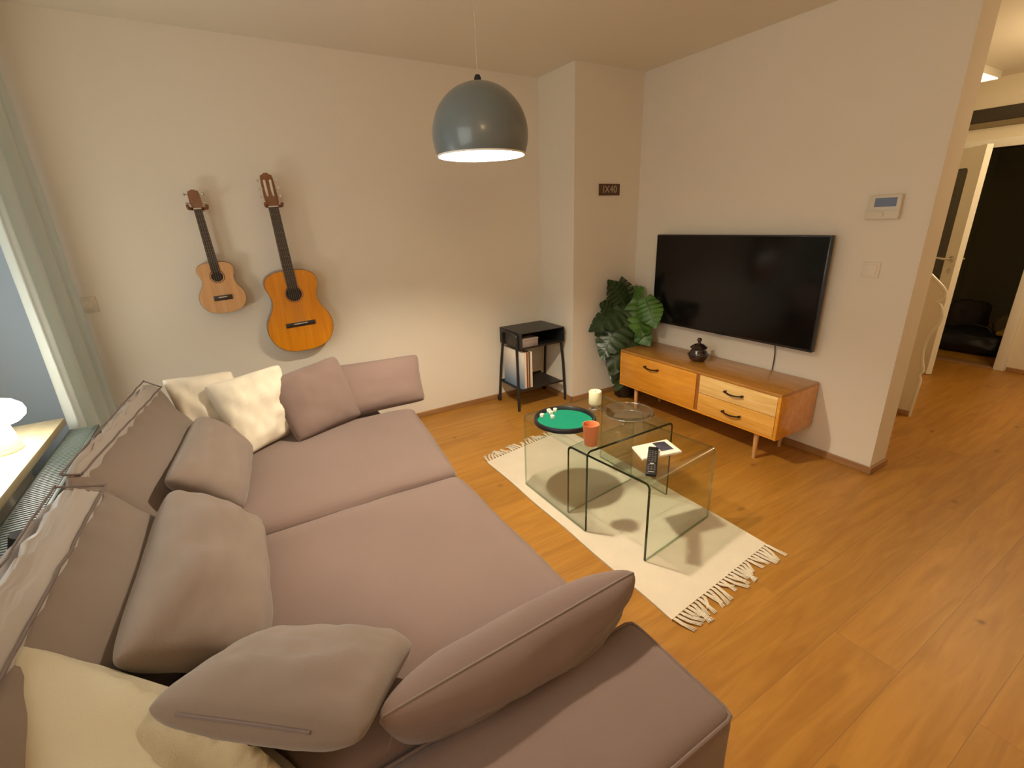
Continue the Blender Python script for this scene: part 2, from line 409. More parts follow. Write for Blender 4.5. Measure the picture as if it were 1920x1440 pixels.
# baseboards
def strip(name, *a, m=None, bev=.003):
    bm = NB(); bx(bm, *a, bev=bev); return struct(obj(name, bm, m or M['base'], smooth=0))
strip('baseboard_back', XL, XC, -.014, 0, 0, .04)
strip('baseboard_column', XC-.014, XT, YC-.014, YC, 0, .04)
strip('baseboard_column_side', XC-.014, XC, YC-.013, -.012, 0, .04)
strip('baseboard_right', XT-.014, XT, YE-.014, YC-.015, 0, .04)
strip('baseboard_end', XT-.01, XE+.002, YE-.014, YE, 0, .04)
strip('baseboard_hall', XR-.014, XR, YB, DY0-.08, 0, .04)
# door frame (trim) and lintel band
bm = NB(); bx(bm, XR-.02, XR+.13, DY0-.07, DY0, 0, DZ+.07, .006); bx(bm, XR-.02, XR+.13, DY1, DY1+.07, 0, DZ+.07, .006); bx(bm, XR-.02, XR+.13, DY0-.07, DY1+.07, DZ, DZ+.07, .006)
struct(obj('trim_1', bm, M['white_gloss']))
bm = NB(); bx(bm, XR-.03, XR, -4.2, -.99, 2.0, 2.10, .003)
struct(obj('trim_2', bm, mat('dark_lintel', (.045, .035, .022, 1), .5)))
bm = NB(); bx(bm, XR-.035, XR, -4.2, -.99, 1.955, 1.998, .003)
struct(obj('trim_3', bm, mat('olive_lintel', (.22, .17, .09, 1), .5)))
bm = NB(); bx(bm, XR-.02, XR+.12, DY0+.001, DY1-.001, 0, .012, .003)
struct(obj('trim_4', bm, M['base']))

# door leaf, opened toward the viewer
hinge = V((XR-.03, -1.175, 0)); end = V((5.0, -1.735, 0)); dv = (end-hinge); DL = dv.length; ang = math.atan2(dv.y, dv.x)
d = struct(bpy.data.objects.new('door_1', None)); COL.objects.link(d); d.location = hinge; d.rotation_euler = (0, 0, ang)
DM = Matrix.Translation(hinge) @ Matrix.Rotation(ang, 4, 'Z')
def dpart(name, bm, m, p, smooth=30):
    bmesh.ops.transform(bm, matrix=DM, verts=bm.verts[:]); return obj(name, bm, m, p, smooth)
gx0, gx1, gz0, gz1 = .14, DL-.15, .28, 1.64
bm = NB()
bx(bm, 0, gx0, -.02, .02, .008, 1.785); bx(bm, gx1, DL, -.02, .02, .008, 1.785); bx(bm, gx0, gx1, -.02, .02, .008, gz0); bx(bm, gx0, gx1, -.02, .02, gz1, 1.785)
for (cx, sx) in ((gx0, 1), (gx1, -1)):      # rounded corner fillets of the glazing
    for (cz, sz) in ((gz0, 1), (gz1, -1)):
        r = .035; pts = [(cx, cz)] + [(cx+sx*(r-r*math.cos(a)), cz+sz*(r-r*math.sin(a))) for a in [PI/2*i/6 for i in range(7)]]
        prism(bm, pts, lambda a, b, dd: (a, dd, b), -.02, .02)
leaf = dpart('door_leaf', bm, M['white_gloss'], d, 0)
bm = NB(); bx(bm, gx0-.005, gx1+.005, -.004, .004, gz0-.005, gz1+.005)
dpart('door_glass', bm, M['door_glass'], d)
bm = NB()
for s in (-1, 1):
    before = set(bm.verts); lathe(bm, [(0, 0), (.026, 0), (.026, .008), (0, .008)], n=20); xf(bm, before, Matrix.Translation((DL-.06, s*.02, .96)) @ Matrix.Rotation(-s*PI/2, 4, 'X'))
    tube(bm, [(DL-.06, s*.02, .96), (DL-.06, s*.06, .96), (DL-.075, s*.067, .96), (DL-.19, s*.067, .962)], .009)
dpart('door_handle', bm, M['chrome'], leaf)
bm = NB(); lathe(bm, [(0, 0), (.022, 0), (.022, .006), (0, .006)], n=20); bmesh.ops.transform(bm, matrix=Matrix.Translation((DL-.06, .02, .87)) @ Matrix.Rotation(-PI/2, 4, 'X'), verts=bm.verts[:])
before = set(bm.verts); lathe(bm, [(0, 0), (.022, 0), (.022, .006), (0, .006)], n=20); xf(bm, before, Matrix.Translation((DL-.06, -.02, .87)) @ Matrix.Rotation(PI/2, 4, 'X'))
dpart('keyhole_plate', bm, M['chrome'], leaf)

# wavy-edged white panel of the stair in the hall
px = 3.86
wavy = [(-1.905, .975), (-1.922, .962), (-2.008, .885), (-2.03, .855), (-2.034, .815), (-1.998, .786), (-2.02, .772), (-2.034, .745), (-2.044, .70), (-2.036, .65), (-2.01, .58), (-1.997, .52), (-1.993, .47), (-2.0, .41), (-2.018, .345), (-2.02, .325), (-2.007, .30), (-2.02, .27), (-2.016, .15), (-2.01, .0)]
bm = NB(); prism(bm, wavy + [(-1.0, 0), (-1.0, .975)], lambda a, b, dd: (dd, a, b), px, px+.03)
t = tag(obj('stair_partition', bm, M['hall_white'], smooth=20), 'cream panel with a wavy bright edge in the hall beyond the end of the wall', 'partition')
bm = NB(); tube(bm, [(px+.0, a-.006, b+(.004 if i < 2 else 0)) for i, (a, b) in enumerate(wavy)], .009, 8); obj('lit_edge_strip', bm, M['white_gloss'], t)  # white strip stands in for light on the panel's wavy edge
bm = NB(); bx(bm, px-.014, px, -2.012, -1.0, .0, .035, .002); obj('base_strip', bm, M['base'], t)
bm = NB(); bx(bm, px-.16, px-.001, -1.9, -1.0, .10, .13, .004); bx(bm, px-.15, px-.001, -1.87, -1.0, 0, .10)
tag(obj('stair_step', bm, M['hall_white']), 'low cream step beside the wavy-edged panel in the hall', 'step')

# hall ceiling lamp and light
t = thing('ceiling_light', 'white box-shaped ceiling light glowing in the hall at the upper right', 'light', (4.75, -1.60, H))
bm = NB(); bx(bm, 4.62, 5.35, -1.59, -1.47, H-.05, H, .006); obj('housing', bm, M['white_gloss'], t)
bm = NB(); bx(bm, 4.64, 5.33, -1.58, -1.48, H-.056, H-.051); obj('diffuser', bm, emis_mat('hall_diffuser', (1, .80, .50, 1), 1.6), t)

# things in the dark room
bm = NB()
o = soft_box('duffel_bag', box8(6.0, 6.45, -1.92, -1.35, 0.002, .17), (.45, .57, .17), .07, M['black'], n=8, bulge=(.01, .01, .03), wr=.02)
tag(o, 'black duffel bag on the floor just inside the dark room', 'bag')
bm = NB(); tube(bm, [(6.2, -1.80, .17), (6.2, -1.74, .24), (6.2, -1.62, .26), (6.2, -1.52, .24), (6.2, -1.46, .17)], .012); obj('handle', bm, M['black'], o)
o = soft_box('folded_blanket', box8(6.06, 6.40, -2.06, -1.83, .205, .24), (.34, .23, .035), .015, mat('yellow_cloth', (.55, .36, .07, 1), .9), n=6, wr=.01)
tag(o, 'yellow folded cloth lying on the black bag in the dark room', 'cloth')
o = soft_box('backpack', box8(6.5, 6.75, -1.62, -1.30, .002, .42), (.25, .32, .42), .08, mat('dark_brown_bag', (.03, .018, .012, 1), .8), n=8, wr=.02)
tag(o, 'dark brown backpack standing behind the black bag in the dark room', 'backpack')
o = soft_box('canvas_tote', box8(6.5, 6.8, -2.1, -1.70, .002, .30), (.3, .4, .30), .05, mat('beige_canvas', (.25, .19, .10, 1), .9), n=8, wr=.03)
tag(o, 'beige canvas tote slumped at the right of the dark room', 'bag')
bm = NB(); tube(bm, [(8.01, -1.90, 1.20), (7.94, -1.90, 1.20)], [.012, .012]); ball(bm, (7.93, -1.90, 1.20), .04)
tag(obj('coat_knob', bm, M['black']), 'round black knob on the far wall of the dark room', 'knob')

# ------------------------------------------------------------------ window sill, radiator, curtain, table lamp
SZ = .65
bm = NB(); bx(bm, XL, -.69, -3.0, -.60, SZ-.03, SZ, .005)
tag(obj('window_shelf', bm, M['sill']), 'pale wooden window shelf under the lit mushroom lamp', 'shelf')
t = thing('radiator', 'grey-green panel radiator with ribbed top behind the sofa', 'radiator', (-.62, -1.6, 0))
bm = NB(); bx(bm, -.685, -.67, -2.9, -.62, .12, .60, .003); bx(bm, -.60, -.585, -2.9, -.62, .12, .60, .003)
for i in range(0): pass
obj('panel', bm, M['rad'], t)
bm = NB()
for i in range(150): bx(bm, -.672, -.598, -2.89+i*.0151, -2.89+i*.0151+.008, .585, .602)
bx(bm, -.672, -.598, -2.895, -.622, .575, .583)
obj('top_grille', bm, M['rad'], t, 0)
for yy in (-2.7, -.9):
    bm = NB(); bx(bm, -.655, -.615, yy, yy+.04, 0, .12); obj('foot', bm, M['rad'], t)
bm = NB(); tube(bm, [(-.60, -1.60, .60), (-.585, -1.60, .64)], [.02, .022], 14); obj('valve', bm, M['black'], t)

# curtain
bm = NB(); nn = 90; prev = None
for i in range(nn+1):
    s = i/nn; y = -.035 - s*.46
    row = []
    for k in range(13):
        z = .015 + (H-.03)*k/12
        fl = .040*math.sin(s*2*PI*3.4+.3*math.sin(z*1.3)) + .012*math.sin(s*2*PI*9+1)
        x = -.665 - .045*s + fl*(1-.25*k/12)
        row.append(bm.verts.new((x, y + .01*math.sin(z*2+s*9), z)))
    if prev:
        for a in range(12): bm.faces.new((prev[a], row[a], row[a+1], prev[a+1]))
    prev = row
o = obj('curtain', bm, M['curtain'], smooth=80)
sol = o.modifiers.new('t', 'SOLIDIFY'); sol.thickness = .003
tag(o, 'long white curtain hanging in folds beside the window', 'curtain')

# mushroom lamp
LX, LY = -.805, -.90
t = thing('table_lamp', 'glowing mushroom table lamp with cream base on the window shelf', 'lamp', (LX, LY, SZ))
bm = NB(); lathe(bm, [(0, .001), (.06, .001), (.062, .006), (.056, .04), (.048, .085), (.044, .105), (0, .105)], (LX, LY, SZ), 40); obj('base', bm, mat('cream_opal_glass', (.85, .68, .40, 1), .4, emis=(1, .66, .30, 1), estr=.35), t)
bm = NB(); lathe(bm, [(0, .098), (.05, .099), (.082, .107), (.098, .122), (.102, .138), (.097, .157), (.078, .176), (.045, .189), (0, .194)], (LX, LY, SZ), 48); obj('shade', bm, emis_mat('opal_shade', (1, .96, .86, 1), 27), t)

# ------------------------------------------------------------------ sofa
t = thing('sofa', 'large low mauve-grey upholstered sofa with two seats and a padded end block', 'sofa', (0, -1.6, 0))
bm = NB(); bx(bm, -.52, .62, -2.80, -.50, .05, .20, .02); obj('base', bm, M['sofa'], t)
for (x, y) in ((-.46, -.56), (.55, -.6), (-.46, -2.74), (.55, -2.74)):
    bm = NB(); lathe(bm, [(0, 0), (.022, 0), (.026, .05), (0, .05)], (x, y, 0), 14); obj('foot', bm, M['black'], t)
def seatfn(u, v, w): return (0, 0, 0)
soft_box('seat_cushion', [(-.50,-1.575,.2),(.672,-1.575,.2),(.775,-.765,.2),(-.50,-.70,.2),(-.50,-1.575,.415),(.665,-1.575,.415),(.765,-.765,.415),(-.50,-.70,.415)], (1.2, .85, .22), .045, M['sofa'], t, n=16, bulge=(.01, 0, .012), wr=.004, seed=1)
soft_box('seat_cushion', [(-.50,-2.50,.2),(.665,-2.50,.2),(.672,-1.58,.2),(-.50,-1.58,.2),(-.50,-2.50,.415),(.66,-2.50,.415),(.664,-1.58,.415),(-.50,-1.58,.415)], (1.16, .92, .22), .045, M['sofa'], t, n=16, bulge=(.01, 0, .014), wr=.005, seed=5)
# end blocks
soft_box('end_block', box8(-.52, .705, -2.805, -2.512, .06, .425), (1.22, .293, .365), .03, M['sofa'], t, n=14, bulge=(.008, .004, .010), wr=.003, seed=9)
soft_box('end_block', box8(-.52, .60, -.745, -.50, .06, .40), (1.1, .25, .34), .03, M['sofa'], t, n=10, wr=.003, seed=11)
bm = NB()
def pip(z, off=.012):
    x0, x1, y0, y1 = -.50, .698, -2.80, -2.517
    return [(x0, y1, z), (x1-.02, y1, z), (x1-.004, y1-.006, z), (x1, y1-.02, z), (x1, y0+.02, z), (x1-.006, y0+.004, z), (x1-.02, y0, z), (x0, y0, z)]
tube(bm, pip(.416), .0045, 8); obj('piping', bm, M['sofa'], t)
bm = NB(); bx(bm, -.57, -.50, -2.80, -.50, .06, .50, .02); obj('back_frame', bm, M['sofa_g'], t)

def back_cushion(ftf, ftn, btf, btn, fbf, fbn, bbf, bbn, seed):
    # order: bottom: back-near, front-near, front-far, back-far ; top likewise
    C8 = [bbn, fbn, fbf, bbf, btn, ftn, ftf, btf]
    def fn(u, v, w):
        # gathered wrinkles on the boxing strip at the top
        k = math.exp(-((w-1)/.25)**2)
        return (.0, 0, .005*k*math.sin(v*38+3*math.sin(v*7+seed)+u*2))
    o = soft_box('back_cushion', C8, (.16, .85, .36), .045, [M['sofa_g'], M['satin_lit']], t, n=22, bulge=(.095, .05, .012), wr=.012, seed=seed, fn=fn)
    bm = NB()
    for a, b in ((ftf, ftn), (btf, btn)):
        a, b = V(a), V(b)
        tube(bm, [a.lerp(b, k/24) + V((0, 0, .003+.006*noise.noise(V((k*.5, seed, 0))))) for k in range(25)], .0028, 8)
    tube(bm, [V(btn).lerp(V(ftn), k/6) for k in range(7)], .0028, 8); tube(bm, [V(btf).lerp(V(ftf), k/6) for k in range(7)], .0028, 8)
    obj('piping', bm, M['piping'], o)
back_cushion((-.315,-.775,.755), (-.435,-1.57,.755), (-.372,-.745,.785), (-.463,-1.62,.785), (-.225,-.72,.40), (-.29,-1.50,.40), (-.46,-.74,.40), (-.50,-1.6,.40), 2)
back_cushion((-.375,-1.65,.74), (-.415,-2.46,.74), (-.462,-1.68,.78), (-.482,-2.50,.78), (-.27,-1.51,.40), (-.32,-2.44,.40), (-.49,-1.64,.40), (-.50,-2.48,.40), 6)

# loose cushions
G = 'loose cushions on the sofa'
def cush(P, th, m, label, cat='cushion', **k):
    o, path, base, nor = pillow('cushion', P, th, m, **k)
    tag(o, label, cat); return o, path, base, nor
def seam(o, path, m, r=.003):
    bm = NB(); path = [p for p in path]; tube(bm, path+[path[0]], r, 6, caps=False); obj('seam', bm, m, o)
# A long grey cushion at far end
o, pa, _, _ = cush([(.34,-.775,.425), (.845,-.765,.425), (.885,-.60,.655), (.34,-.61,.675)], .13, M['sofa'], 'long mauve-grey rectangular cushion at the far right end of the sofa, against the wall', seed=3, wr=.004)
seam(o, pa, M['sofa'])
# B square grey
o, pa, _, _ = cush([(.145,-.925,.42), (.485,-.775,.425), (.415,-.665,.745), (.075,-.765,.70)], .13, M['sofa'], 'square mauve-grey cushion leaning between the white cushions and the long cushion', seed=8, wr=.006, sag=.03)
seam(o, pa, M['sofa'])
# C cream front
o, pa, _, _ = cush([(-.075,-.965,.425), (.135,-.805,.425), (.15,-.73,.765), (-.175,-.79,.735)], .13, M['white_cush'], 'cream white wrinkled cushion in front, left of the square grey cushion', seed=13, wr=.014, crease=.012)
# D cream behind
o, pa, _, _ = cush([(-.25,-.84,.44), (-.02,-.80,.44), (-.05,-.69,.76), (-.325,-.70,.775)], .10, M['white_cush'], 'cream white cushion half hidden in the far left corner of the sofa', seed=17, wr=.01, crease=.01)
# E small grey far left
cush([(-.10,-1.43,.43), (-.045,-.83,.43), (-.215,-.90,.64), (-.285,-1.50,.645)], .14, M['sofa_g'], 'mauve-grey cushion leaning on the far back cushion of the sofa', seed=21, wr=.006, sag=.03)
# G near grey
cush([(-.09,-2.17,.43), (-.065,-1.55,.43), (-.265,-1.61,.665), (-.30,-2.27,.67)], .17, M['sofa_g'], 'mauve-grey cushion leaning on the near back cushion of the sofa', seed=25, wr=.010, crease=.010, sag=.03)
# I cream near-left
def foldI(u, v): return .05*math.exp(-((u*.8+v*.6-.1)/.12)**2)*max(0, 1-(v+.2)**2)
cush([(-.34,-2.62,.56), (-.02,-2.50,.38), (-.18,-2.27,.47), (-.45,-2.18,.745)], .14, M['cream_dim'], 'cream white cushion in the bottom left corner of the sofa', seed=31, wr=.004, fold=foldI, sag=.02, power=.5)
# J flat grey with zip
o, pa, base, nor = cush([(-.25,-2.385,.66), (.045,-2.555,.565), (.21,-2.335,.475), (-.12,-2.11,.46)], .135, M['sofa_g'], 'mauve-grey cushion with a zip lying across the near end of the seat', seed=37, wr=.007, sag=.03, power=.45)
bm = NB(); pts = [base(-.7+1.2*k/20, -1) for k in range(21)]
tube(bm, pts, .0035, 6); obj('zip', bm, M['piping'], o)
# K long lens cushion against end block
o, pa, base, nor = cush([(.12,-2.455,.375), (.67,-2.455,.375), (.735,-2.497,.545), (.070,-2.515,.545)], .145, M['sofa'], 'long mauve-grey cushion standing against the end block of the sofa, seen from above', seed=41, wr=.007, sag=.02, crease=.009, power=.45, back=1.15)
seam(o, pa, M['sofa_g'], .0022)

# ------------------------------------------------------------------ rug
R0, R1, R2, R3 = V((1.122,-2.318,0)), V((1.785,-2.262,0)), V((1.80,-.815,0)), V((1.135,-.915,0))
bm = NB(); nu, nv = 24, 50
tp = {}; bt = {}
for i in range(nu+1):
    for j in range(nv+1):
        a, b = i/nu, j/nv
        p = R0*(1-a)*(1-b)+R1*a*(1-b)+R2*a*b+R3*(1-a)*b
        if i in (0, nu): p.x += .0025*math.sin(j*.35+i)
        wv = .0025*max(0, noise.noise(V((a*3, b*6, 0))))
        tp[i, j] = bm.verts.new(p + V((0, 0, .008+wv))); bt[i, j] = bm.verts.new(p + V((0, 0, .0005)))
for i in range(nu):
    for j in range(nv):
        bm.faces.new((tp[i,j], tp[i+1,j], tp[i+1,j+1], tp[i,j+1])); bm.faces.new((bt[i,j], bt[i,j+1], bt[i+1,j+1], bt[i+1,j]))
for j in range(nv):
    bm.faces.new((tp[0,j], tp[0,j+1], bt[0,j+1], bt[0,j])); bm.faces.new((tp[nu,j+1], tp[nu,j], bt[nu,j], bt[nu,j+1]))
for i in range(nu):
    bm.faces.new((tp[i+1,0], tp[i,0], bt[i,0], bt[i+1,0])); bm.faces.new((tp[i,nv], tp[i+1,nv], bt[i+1,nv], bt[i,nv]))
rug = tag(obj('rug', bm, M['rug'], smooth=50), 'cream rug with knotted fringe under the glass nesting tables', 'rug')
def fringe(A, B, out, n=31):
    bm = NB(); rr = random.Random(5)
    for k in range(n):
        s = (k+.5)/n; p = A.lerp(B, s); L = .07+rr.uniform(-.015, .03); sk = rr.uniform(-.6, .6)+.35*math.sin(s*17)
        side = (B-A).normalized()
        for q in range(3):
            o = side*(q-1)*.0036
            e = p + o + out*L*(1-abs(sk)*.2) + side*(sk*.045 + (q-1)*.004)
            mid = p + o*1.4 + out*L*.45 + side*sk*.012
            tube(bm, [p+o+V((0,0,.006)), p+o*1.3+out*.012+V((0,0,.008)), mid+V((0,0,.006)), e+V((0,0,.004))], [.0018, .0026, .0026, .002], 6)
    return obj('fringe', bm, M['rug'], rug, 60)
fringe(R0, R1, V((.08, -1, 0)).normalized()); fringe(R3, R2, V((-.05, 1, 0)).normalized())

# ------------------------------------------------------------------ glass nesting tables
def bent_glass(name, W, D, Ht, mtx, label):
    """waterfall table: profile in local x (legs at x=0 and x=W), depth along local y"""
    T = .011; r = .028; bm = NB()
    outer = [(0, 0)]; inner = [(T, 0)]
    for k in range(9):
        a = PI - PI/2*k/8; outer.append((r+r*math.cos(a), Ht-r+r*math.sin(a))); inner.append((r+(r-T)*math.cos(a), Ht-r+(r-T)*math.sin(a)))
    for k in range(9):
        a = PI/2 - PI/2*k/8; outer.append((W-r+r*math.cos(a), Ht-r+r*math.sin(a))); inner.append((W-r+(r-T)*math.cos(a), Ht-r+(r-T)*math.sin(a)))
    outer.append((W, 0)); inner.append((W-T, 0))
    n = len(outer); rows = {}
    ys = [0, D]
    for s, prof in (('o', outer), ('i', inner)):
        for k, (x, z) in enumerate(prof):
            for y in ys: rows[s, k, y] = bm.verts.new((x, y, z))
    for k in range(n-1):
        bend = 1 <= k <= 8 or 10 <= k <= 17
        f = bm.faces.new((rows['o',k,0], rows['o',k+1,0], rows['o',k+1,D], rows['o',k,D])); f.material_index = 2 if bend else 0
        f = bm.faces.new((rows['i',k,D], rows['i',k+1,D], rows['i',k+1,0], rows['i',k,0])); f.material_index = 0
        for y in ys:
            f = bm.faces.new((rows['o',k,y], rows['i',k,y], rows['i',k+1,y], rows['o',k+1,y])); f.material_index = 1 if y == 0 else 3
    for k in (0, n-1):
        f = bm.faces.new((rows['o',k,0], rows['o',k,D], rows['i',k,D], rows['i',k,0])); f.material_index = 3
    bmesh.ops.transform(bm, matrix=mtx, verts=bm.verts[:])
    o = obj(name, bm, [M['glass'], M['edge'], M['edge_bright'], M['edge_soft']], smooth=40)
    return tag(o, label, 'table')
M['edge_soft'] = thin_glass('glass_edge_soft', (.62, .72, .62, 1), .1, .18)
RZ = .0115
bent_glass('glass_side_table', 1.730-1.185, .502, .421-RZ, Matrix.Translation((1.185, -1.763, RZ)), 'taller bent-glass nesting table holding the dice tray and clear dish')
dr = .1133; DX = 1.265; DY = -2.058; DW = .475; DD = .464
# profile runs along world y: map local x -> -y' ... local frame: x' = +Y direction, y' = -X direction
B2 = Matrix.Translation((DX, DY, RZ)) @ Matrix.Rotation(dr, 4, 'Z') @ Matrix(((0, 1, 0, 0), (1, 0, 0, 0), (0, 0, 1, 0), (0, 0, 0, 1)))
bent_glass('glass_side_table', DD, DW, .3776-RZ, B2, 'lower bent-glass nesting table holding the remote and the postcard')
TZ = .421; TZ2 = .3776

# dice tray and dice
c = V((1.303, -1.458, TZ))
t = thing('dice_tray', 'round black-rimmed dice tray with green felt on the taller glass table', 'tray', c)
bm = NB(); R = .154; lathe(bm, [(0, .0005), (R-.008, .0005), (R, .006), (R, .020), (R-.004, .026), (R-.012, .026), (R-.017, .020), (R-.018, .005), (0, .005)], c, 64); obj('rim', bm, M['black'], t, 40)
bm = NB(); lathe(bm, [(0, .0085), (R-.019, .0085), (R-.019, .0055), (0, .0055)], c, 64); obj('felt', bm, M['felt'], t)
dl = ['topmost left die of the cluster on the green felt', 'topmost right die of the cluster on the green felt', 'white die in the middle of the cluster on the green felt', 'white die set apart at the left on the green felt', 'white die nearest the viewer on the green felt']
dp = [(1.298, -1.330), (1.329, -1.341), (1.291, -1.358), (1.234, -1.360), (1.266, -1.404)]
for i, (x, y) in enumerate(dp):
    bm = NB(); s = .0092; bx(bm, -s, s, -s, s, 0, 2*s, .002)
    bmesh.ops.transform(bm, matrix=Matrix.Translation((x, y, TZ+.0087)) @ Matrix.Rotation(i*.7, 4, 'Z'), verts=bm.verts[:])
    o = tag(obj('die', bm, M['dice']), 'small ' + dl[i] if dl[i][0] == 't' else dl[i], 'die', 'dice on the tray')
    bm = NB()
    Rm = Matrix.Translation((x, y, TZ+.0087)) @ Matrix.Rotation(i*.7, 4, 'Z')
    for (a, b) in ([(0, 0)], [(-.004, -.004), (.004, .004)], [(-.004, -.004), (0, 0), (.004, .004)], [(-.004, -.004), (.004, .004), (-.004, .004), (.004, -.004)], [(-.004, -.004), (.004, .004), (-.004, .004), (.004, -.004), (0, 0)])[i:i+1][0] if False else [(-.0035, -.0035), (.0035, .0035)]:
        before = set(bm.verts); lathe(bm, [(0, 0), (.0013, 0), (.0013, .0003), (0, .0003)], n=8); xf(bm, before, Rm @ Matrix.Translation((a, b, 2*s)))
        before = set(bm.verts); lathe(bm, [(0, 0), (.0013, 0), (.0013, .0003), (0, .0003)], n=8); xf(bm, before, Rm @ Matrix.Translation((a, -s, s+b)) @ Matrix.Rotation(PI/2, 4, 'X'))
    obj('pips', bm, M['black'], o)
# tumbler
c = (1.243, -1.722, TZ)
bm = NB(); lathe(bm, [(0, .0005), (.026, .0005), (.0275, .004), (.036, .098), (.0365, .1), (.0345, .1), (.033, .097), (.0255, .008), (0, .008)], c, 36)
tag(obj('tumbler', bm, M['terra'], smooth=50), 'orange terracotta tumbler at the near corner of the taller glass table', 'tumbler')
# candle
c = (1.525, -1.425, TZ)
t = thing('candle_holder', 'small clear glass candle holder on the taller glass table', 'holder', c)
bm = NB(); lathe(bm, [(0, .0005), (.028, .0005), (.032, .006), (.024, .016), (.028, .030), (.031, .034), (.029, .034), (.022, .022), (0, .020)], c, 32); obj('bowl', bm, M['rimglass'], t, 60)
bm = NB(); lathe(bm, [(0, .035), (.031, .035), (.033, .038), (.033, .098), (.031, .104), (.027, .104), (.024, .098), (0, .097)], c, 32)
o = tag(obj('pillar_candle', bm, M['wax'], smooth=40), 'short cream pillar candle standing on the clear glass holder', 'candle')
bm = NB(); tube(bm, [(c[0], c[1], TZ+.097), (c[0]+.002, c[1], TZ+.106)], .001, 6); obj('wick', bm, M['black'], o)
# clear dish
c = (1.592, -1.598, TZ)
bm = NB(); lathe(bm, [(0, .0005), (.075, .0005), (.082, .003), (.105, .020), (.124, .027), (.126, .031), (.122, .032), (.100, .026), (.078, .009), (.070, .006), (0, .005)], c, 64)
o = tag(obj('glass_dish', bm, M['clear'], smooth=50), 'wide clear glass dish on the taller glass table, right of the candle', 'dish')
bm = NB(); tube(bm, [(c[0]+.125*math.cos(a), c[1]+.125*math.sin(a), TZ+.031) for a in [2*PI*k/64 for k in range(65)]], .0024, 8, caps=False)
tube(bm, [(c[0]+.076*math.cos(a), c[1]+.076*math.sin(a), TZ+.008) for a in [2*PI*k/64 for k in range(65)]], .0016, 8, caps=False)
obj('rim', bm, M['rimglass'], o)
# postcard booklet with picture and the remote on it
def slab(name, P, h, m, z, bev=.0015, parent=None):
    bm = NB(); vs = [bm.verts.new((p[0], p[1], z)) for p in P]; f = bm.faces.new(vs)
    r = bmesh.ops.extrude_face_region(bm, geom=[f]); bmesh.ops.translate(bm, vec=(0, 0, h), verts=[v for v in r['geom'] if isinstance(v, bmesh.types.BMVert)])
    bmesh.ops.bevel(bm, geom=bm.edges[:], offset=bev, segments=2, affect='EDGES'); return obj(name, bm, m, parent)
P = [(1.378, -1.905), (1.424, -1.795), (1.608, -1.832), (1.570, -1.952)]
o = tag(slab('booklet', P, .010, M['paper'], TZ2+.0006), 'white booklet with a dark picture on the lower glass table, under the remote', 'booklet')
bm = NB(); Q = [(1.495, -1.902), (1.522, -1.822), (1.580, -1.842), (1.556, -1.918)]
vs = [bm.verts.new((a, b, TZ2+.0112)) for a, b in Q]; bm.faces.new(vs)
obj('picture', bm, M['photo_dark'], o)
a0 = V((1.305, -2.018, TZ2+.001)); a1 = V((1.478, -1.872, TZ2+.0125)); ln = (a1-a0).length; ax = (a1-a0).normalized()
t = thing('remote_control', 'black remote control lying half on the white booklet', 'remote', a0)
yv = V((0, 0, 1)).cross(ax).normalized(); zv = ax.cross(yv)
RM = Matrix((( ax.x, yv.x, zv.x, a0.x), (ax.y, yv.y, zv.y, a0.y), (ax.z, yv.z, zv.z, a0.z), (0, 0, 0, 1)))
bm = NB(); bx(bm, 0, ln, -.022, .022, 0, .016, .006); bmesh.ops.transform(bm, matrix=RM, verts=bm.verts[:]); obj('body', bm, M['black'], t)
bm = NB(); grey = mat('button_grey', (.45, .42, .38, 1), .5)
for i in range(10):
    for j in range(3):
        if i == 3 and j != 1: continue
        xx = .035+i*.0165; yy = (j-1)*.012
        bx(bm, xx-.0035, xx+.0035, yy-.0035, yy+.0035, .0155, .0172, .0006)
bx(bm, .014, .018, -.012, .012, .0158, .0166, 0, 1); bx(bm, .075, .081, -.008, .008, .0158, .0175, 0, 1); bmesh.ops.transform(bm, matrix=RM, verts=bm.verts[:]); obj('keypad', bm, [mat('button_dark_grey', (.10, .095, .09, 1), .5), grey], t)

# ------------------------------------------------------------------ sideboard
sx, sy0, sy1, sz0, sz1 = 2.414, -1.899, -.688, .173, .443
t = thing('sideboard', 'low wooden sideboard with one wide door and two drawers under the television', 'sideboard', (2.6, -1.3, 0))
bx1 = XT-.016
bm = NB(); bx(bm, sx+.012, bx1, sy0+.016, sy1-.016, sz0+.014, sz1-.016, .001); obj('carcass', bm, M['side_trim'], t)
bm = NB(); bx(bm, sx, bx1, sy0, sy1, sz1-.016, sz1, .002); obj('top_panel', bm, M['side_top'], t)
bm = NB(); bx(bm, sx, bx1, sy0, sy0+.017, sz0, sz1-.0165, .001); obj('side_panel', bm, M['side_wood'], t)
bm = NB(); bx(bm, sx, bx1, sy1-.017, sy1, sz0, sz1-.0165, .001); obj('side_panel', bm, M['side_wood'], t)
bm = NB(); bx(bm, sx+.002, bx1, sy0+.0175, sy1-.0175, sz0, sz0+.014, .001); obj('bottom_panel', bm, M['side_wood'], t)
bm = NB(); bx(bm, sx+.003, sx+.03, -1.385, -1.362, sz0+.0145, sz1-.0165, .001); obj('divider', bm, M['side_trim'], t)
def handle(y0, y1, z, par):
    bm = NB(); pts = []
    for k in range(9):
        s = k/8; pts.append((sx-.016-.010*math.sin(s*PI), y0+(y1-y0)*s, z-.006*math.sin(s*PI)))
    tube(bm, pts, .005, 8); tube(bm, [(sx+.002, y0, z), (sx-.018, y0, z)], [.006, .008], 8); tube(bm, [(sx+.002, y1, z), (sx-.018, y1, z)], [.006, .008], 8)
    obj('handle', bm, M['brass_dark'], par)
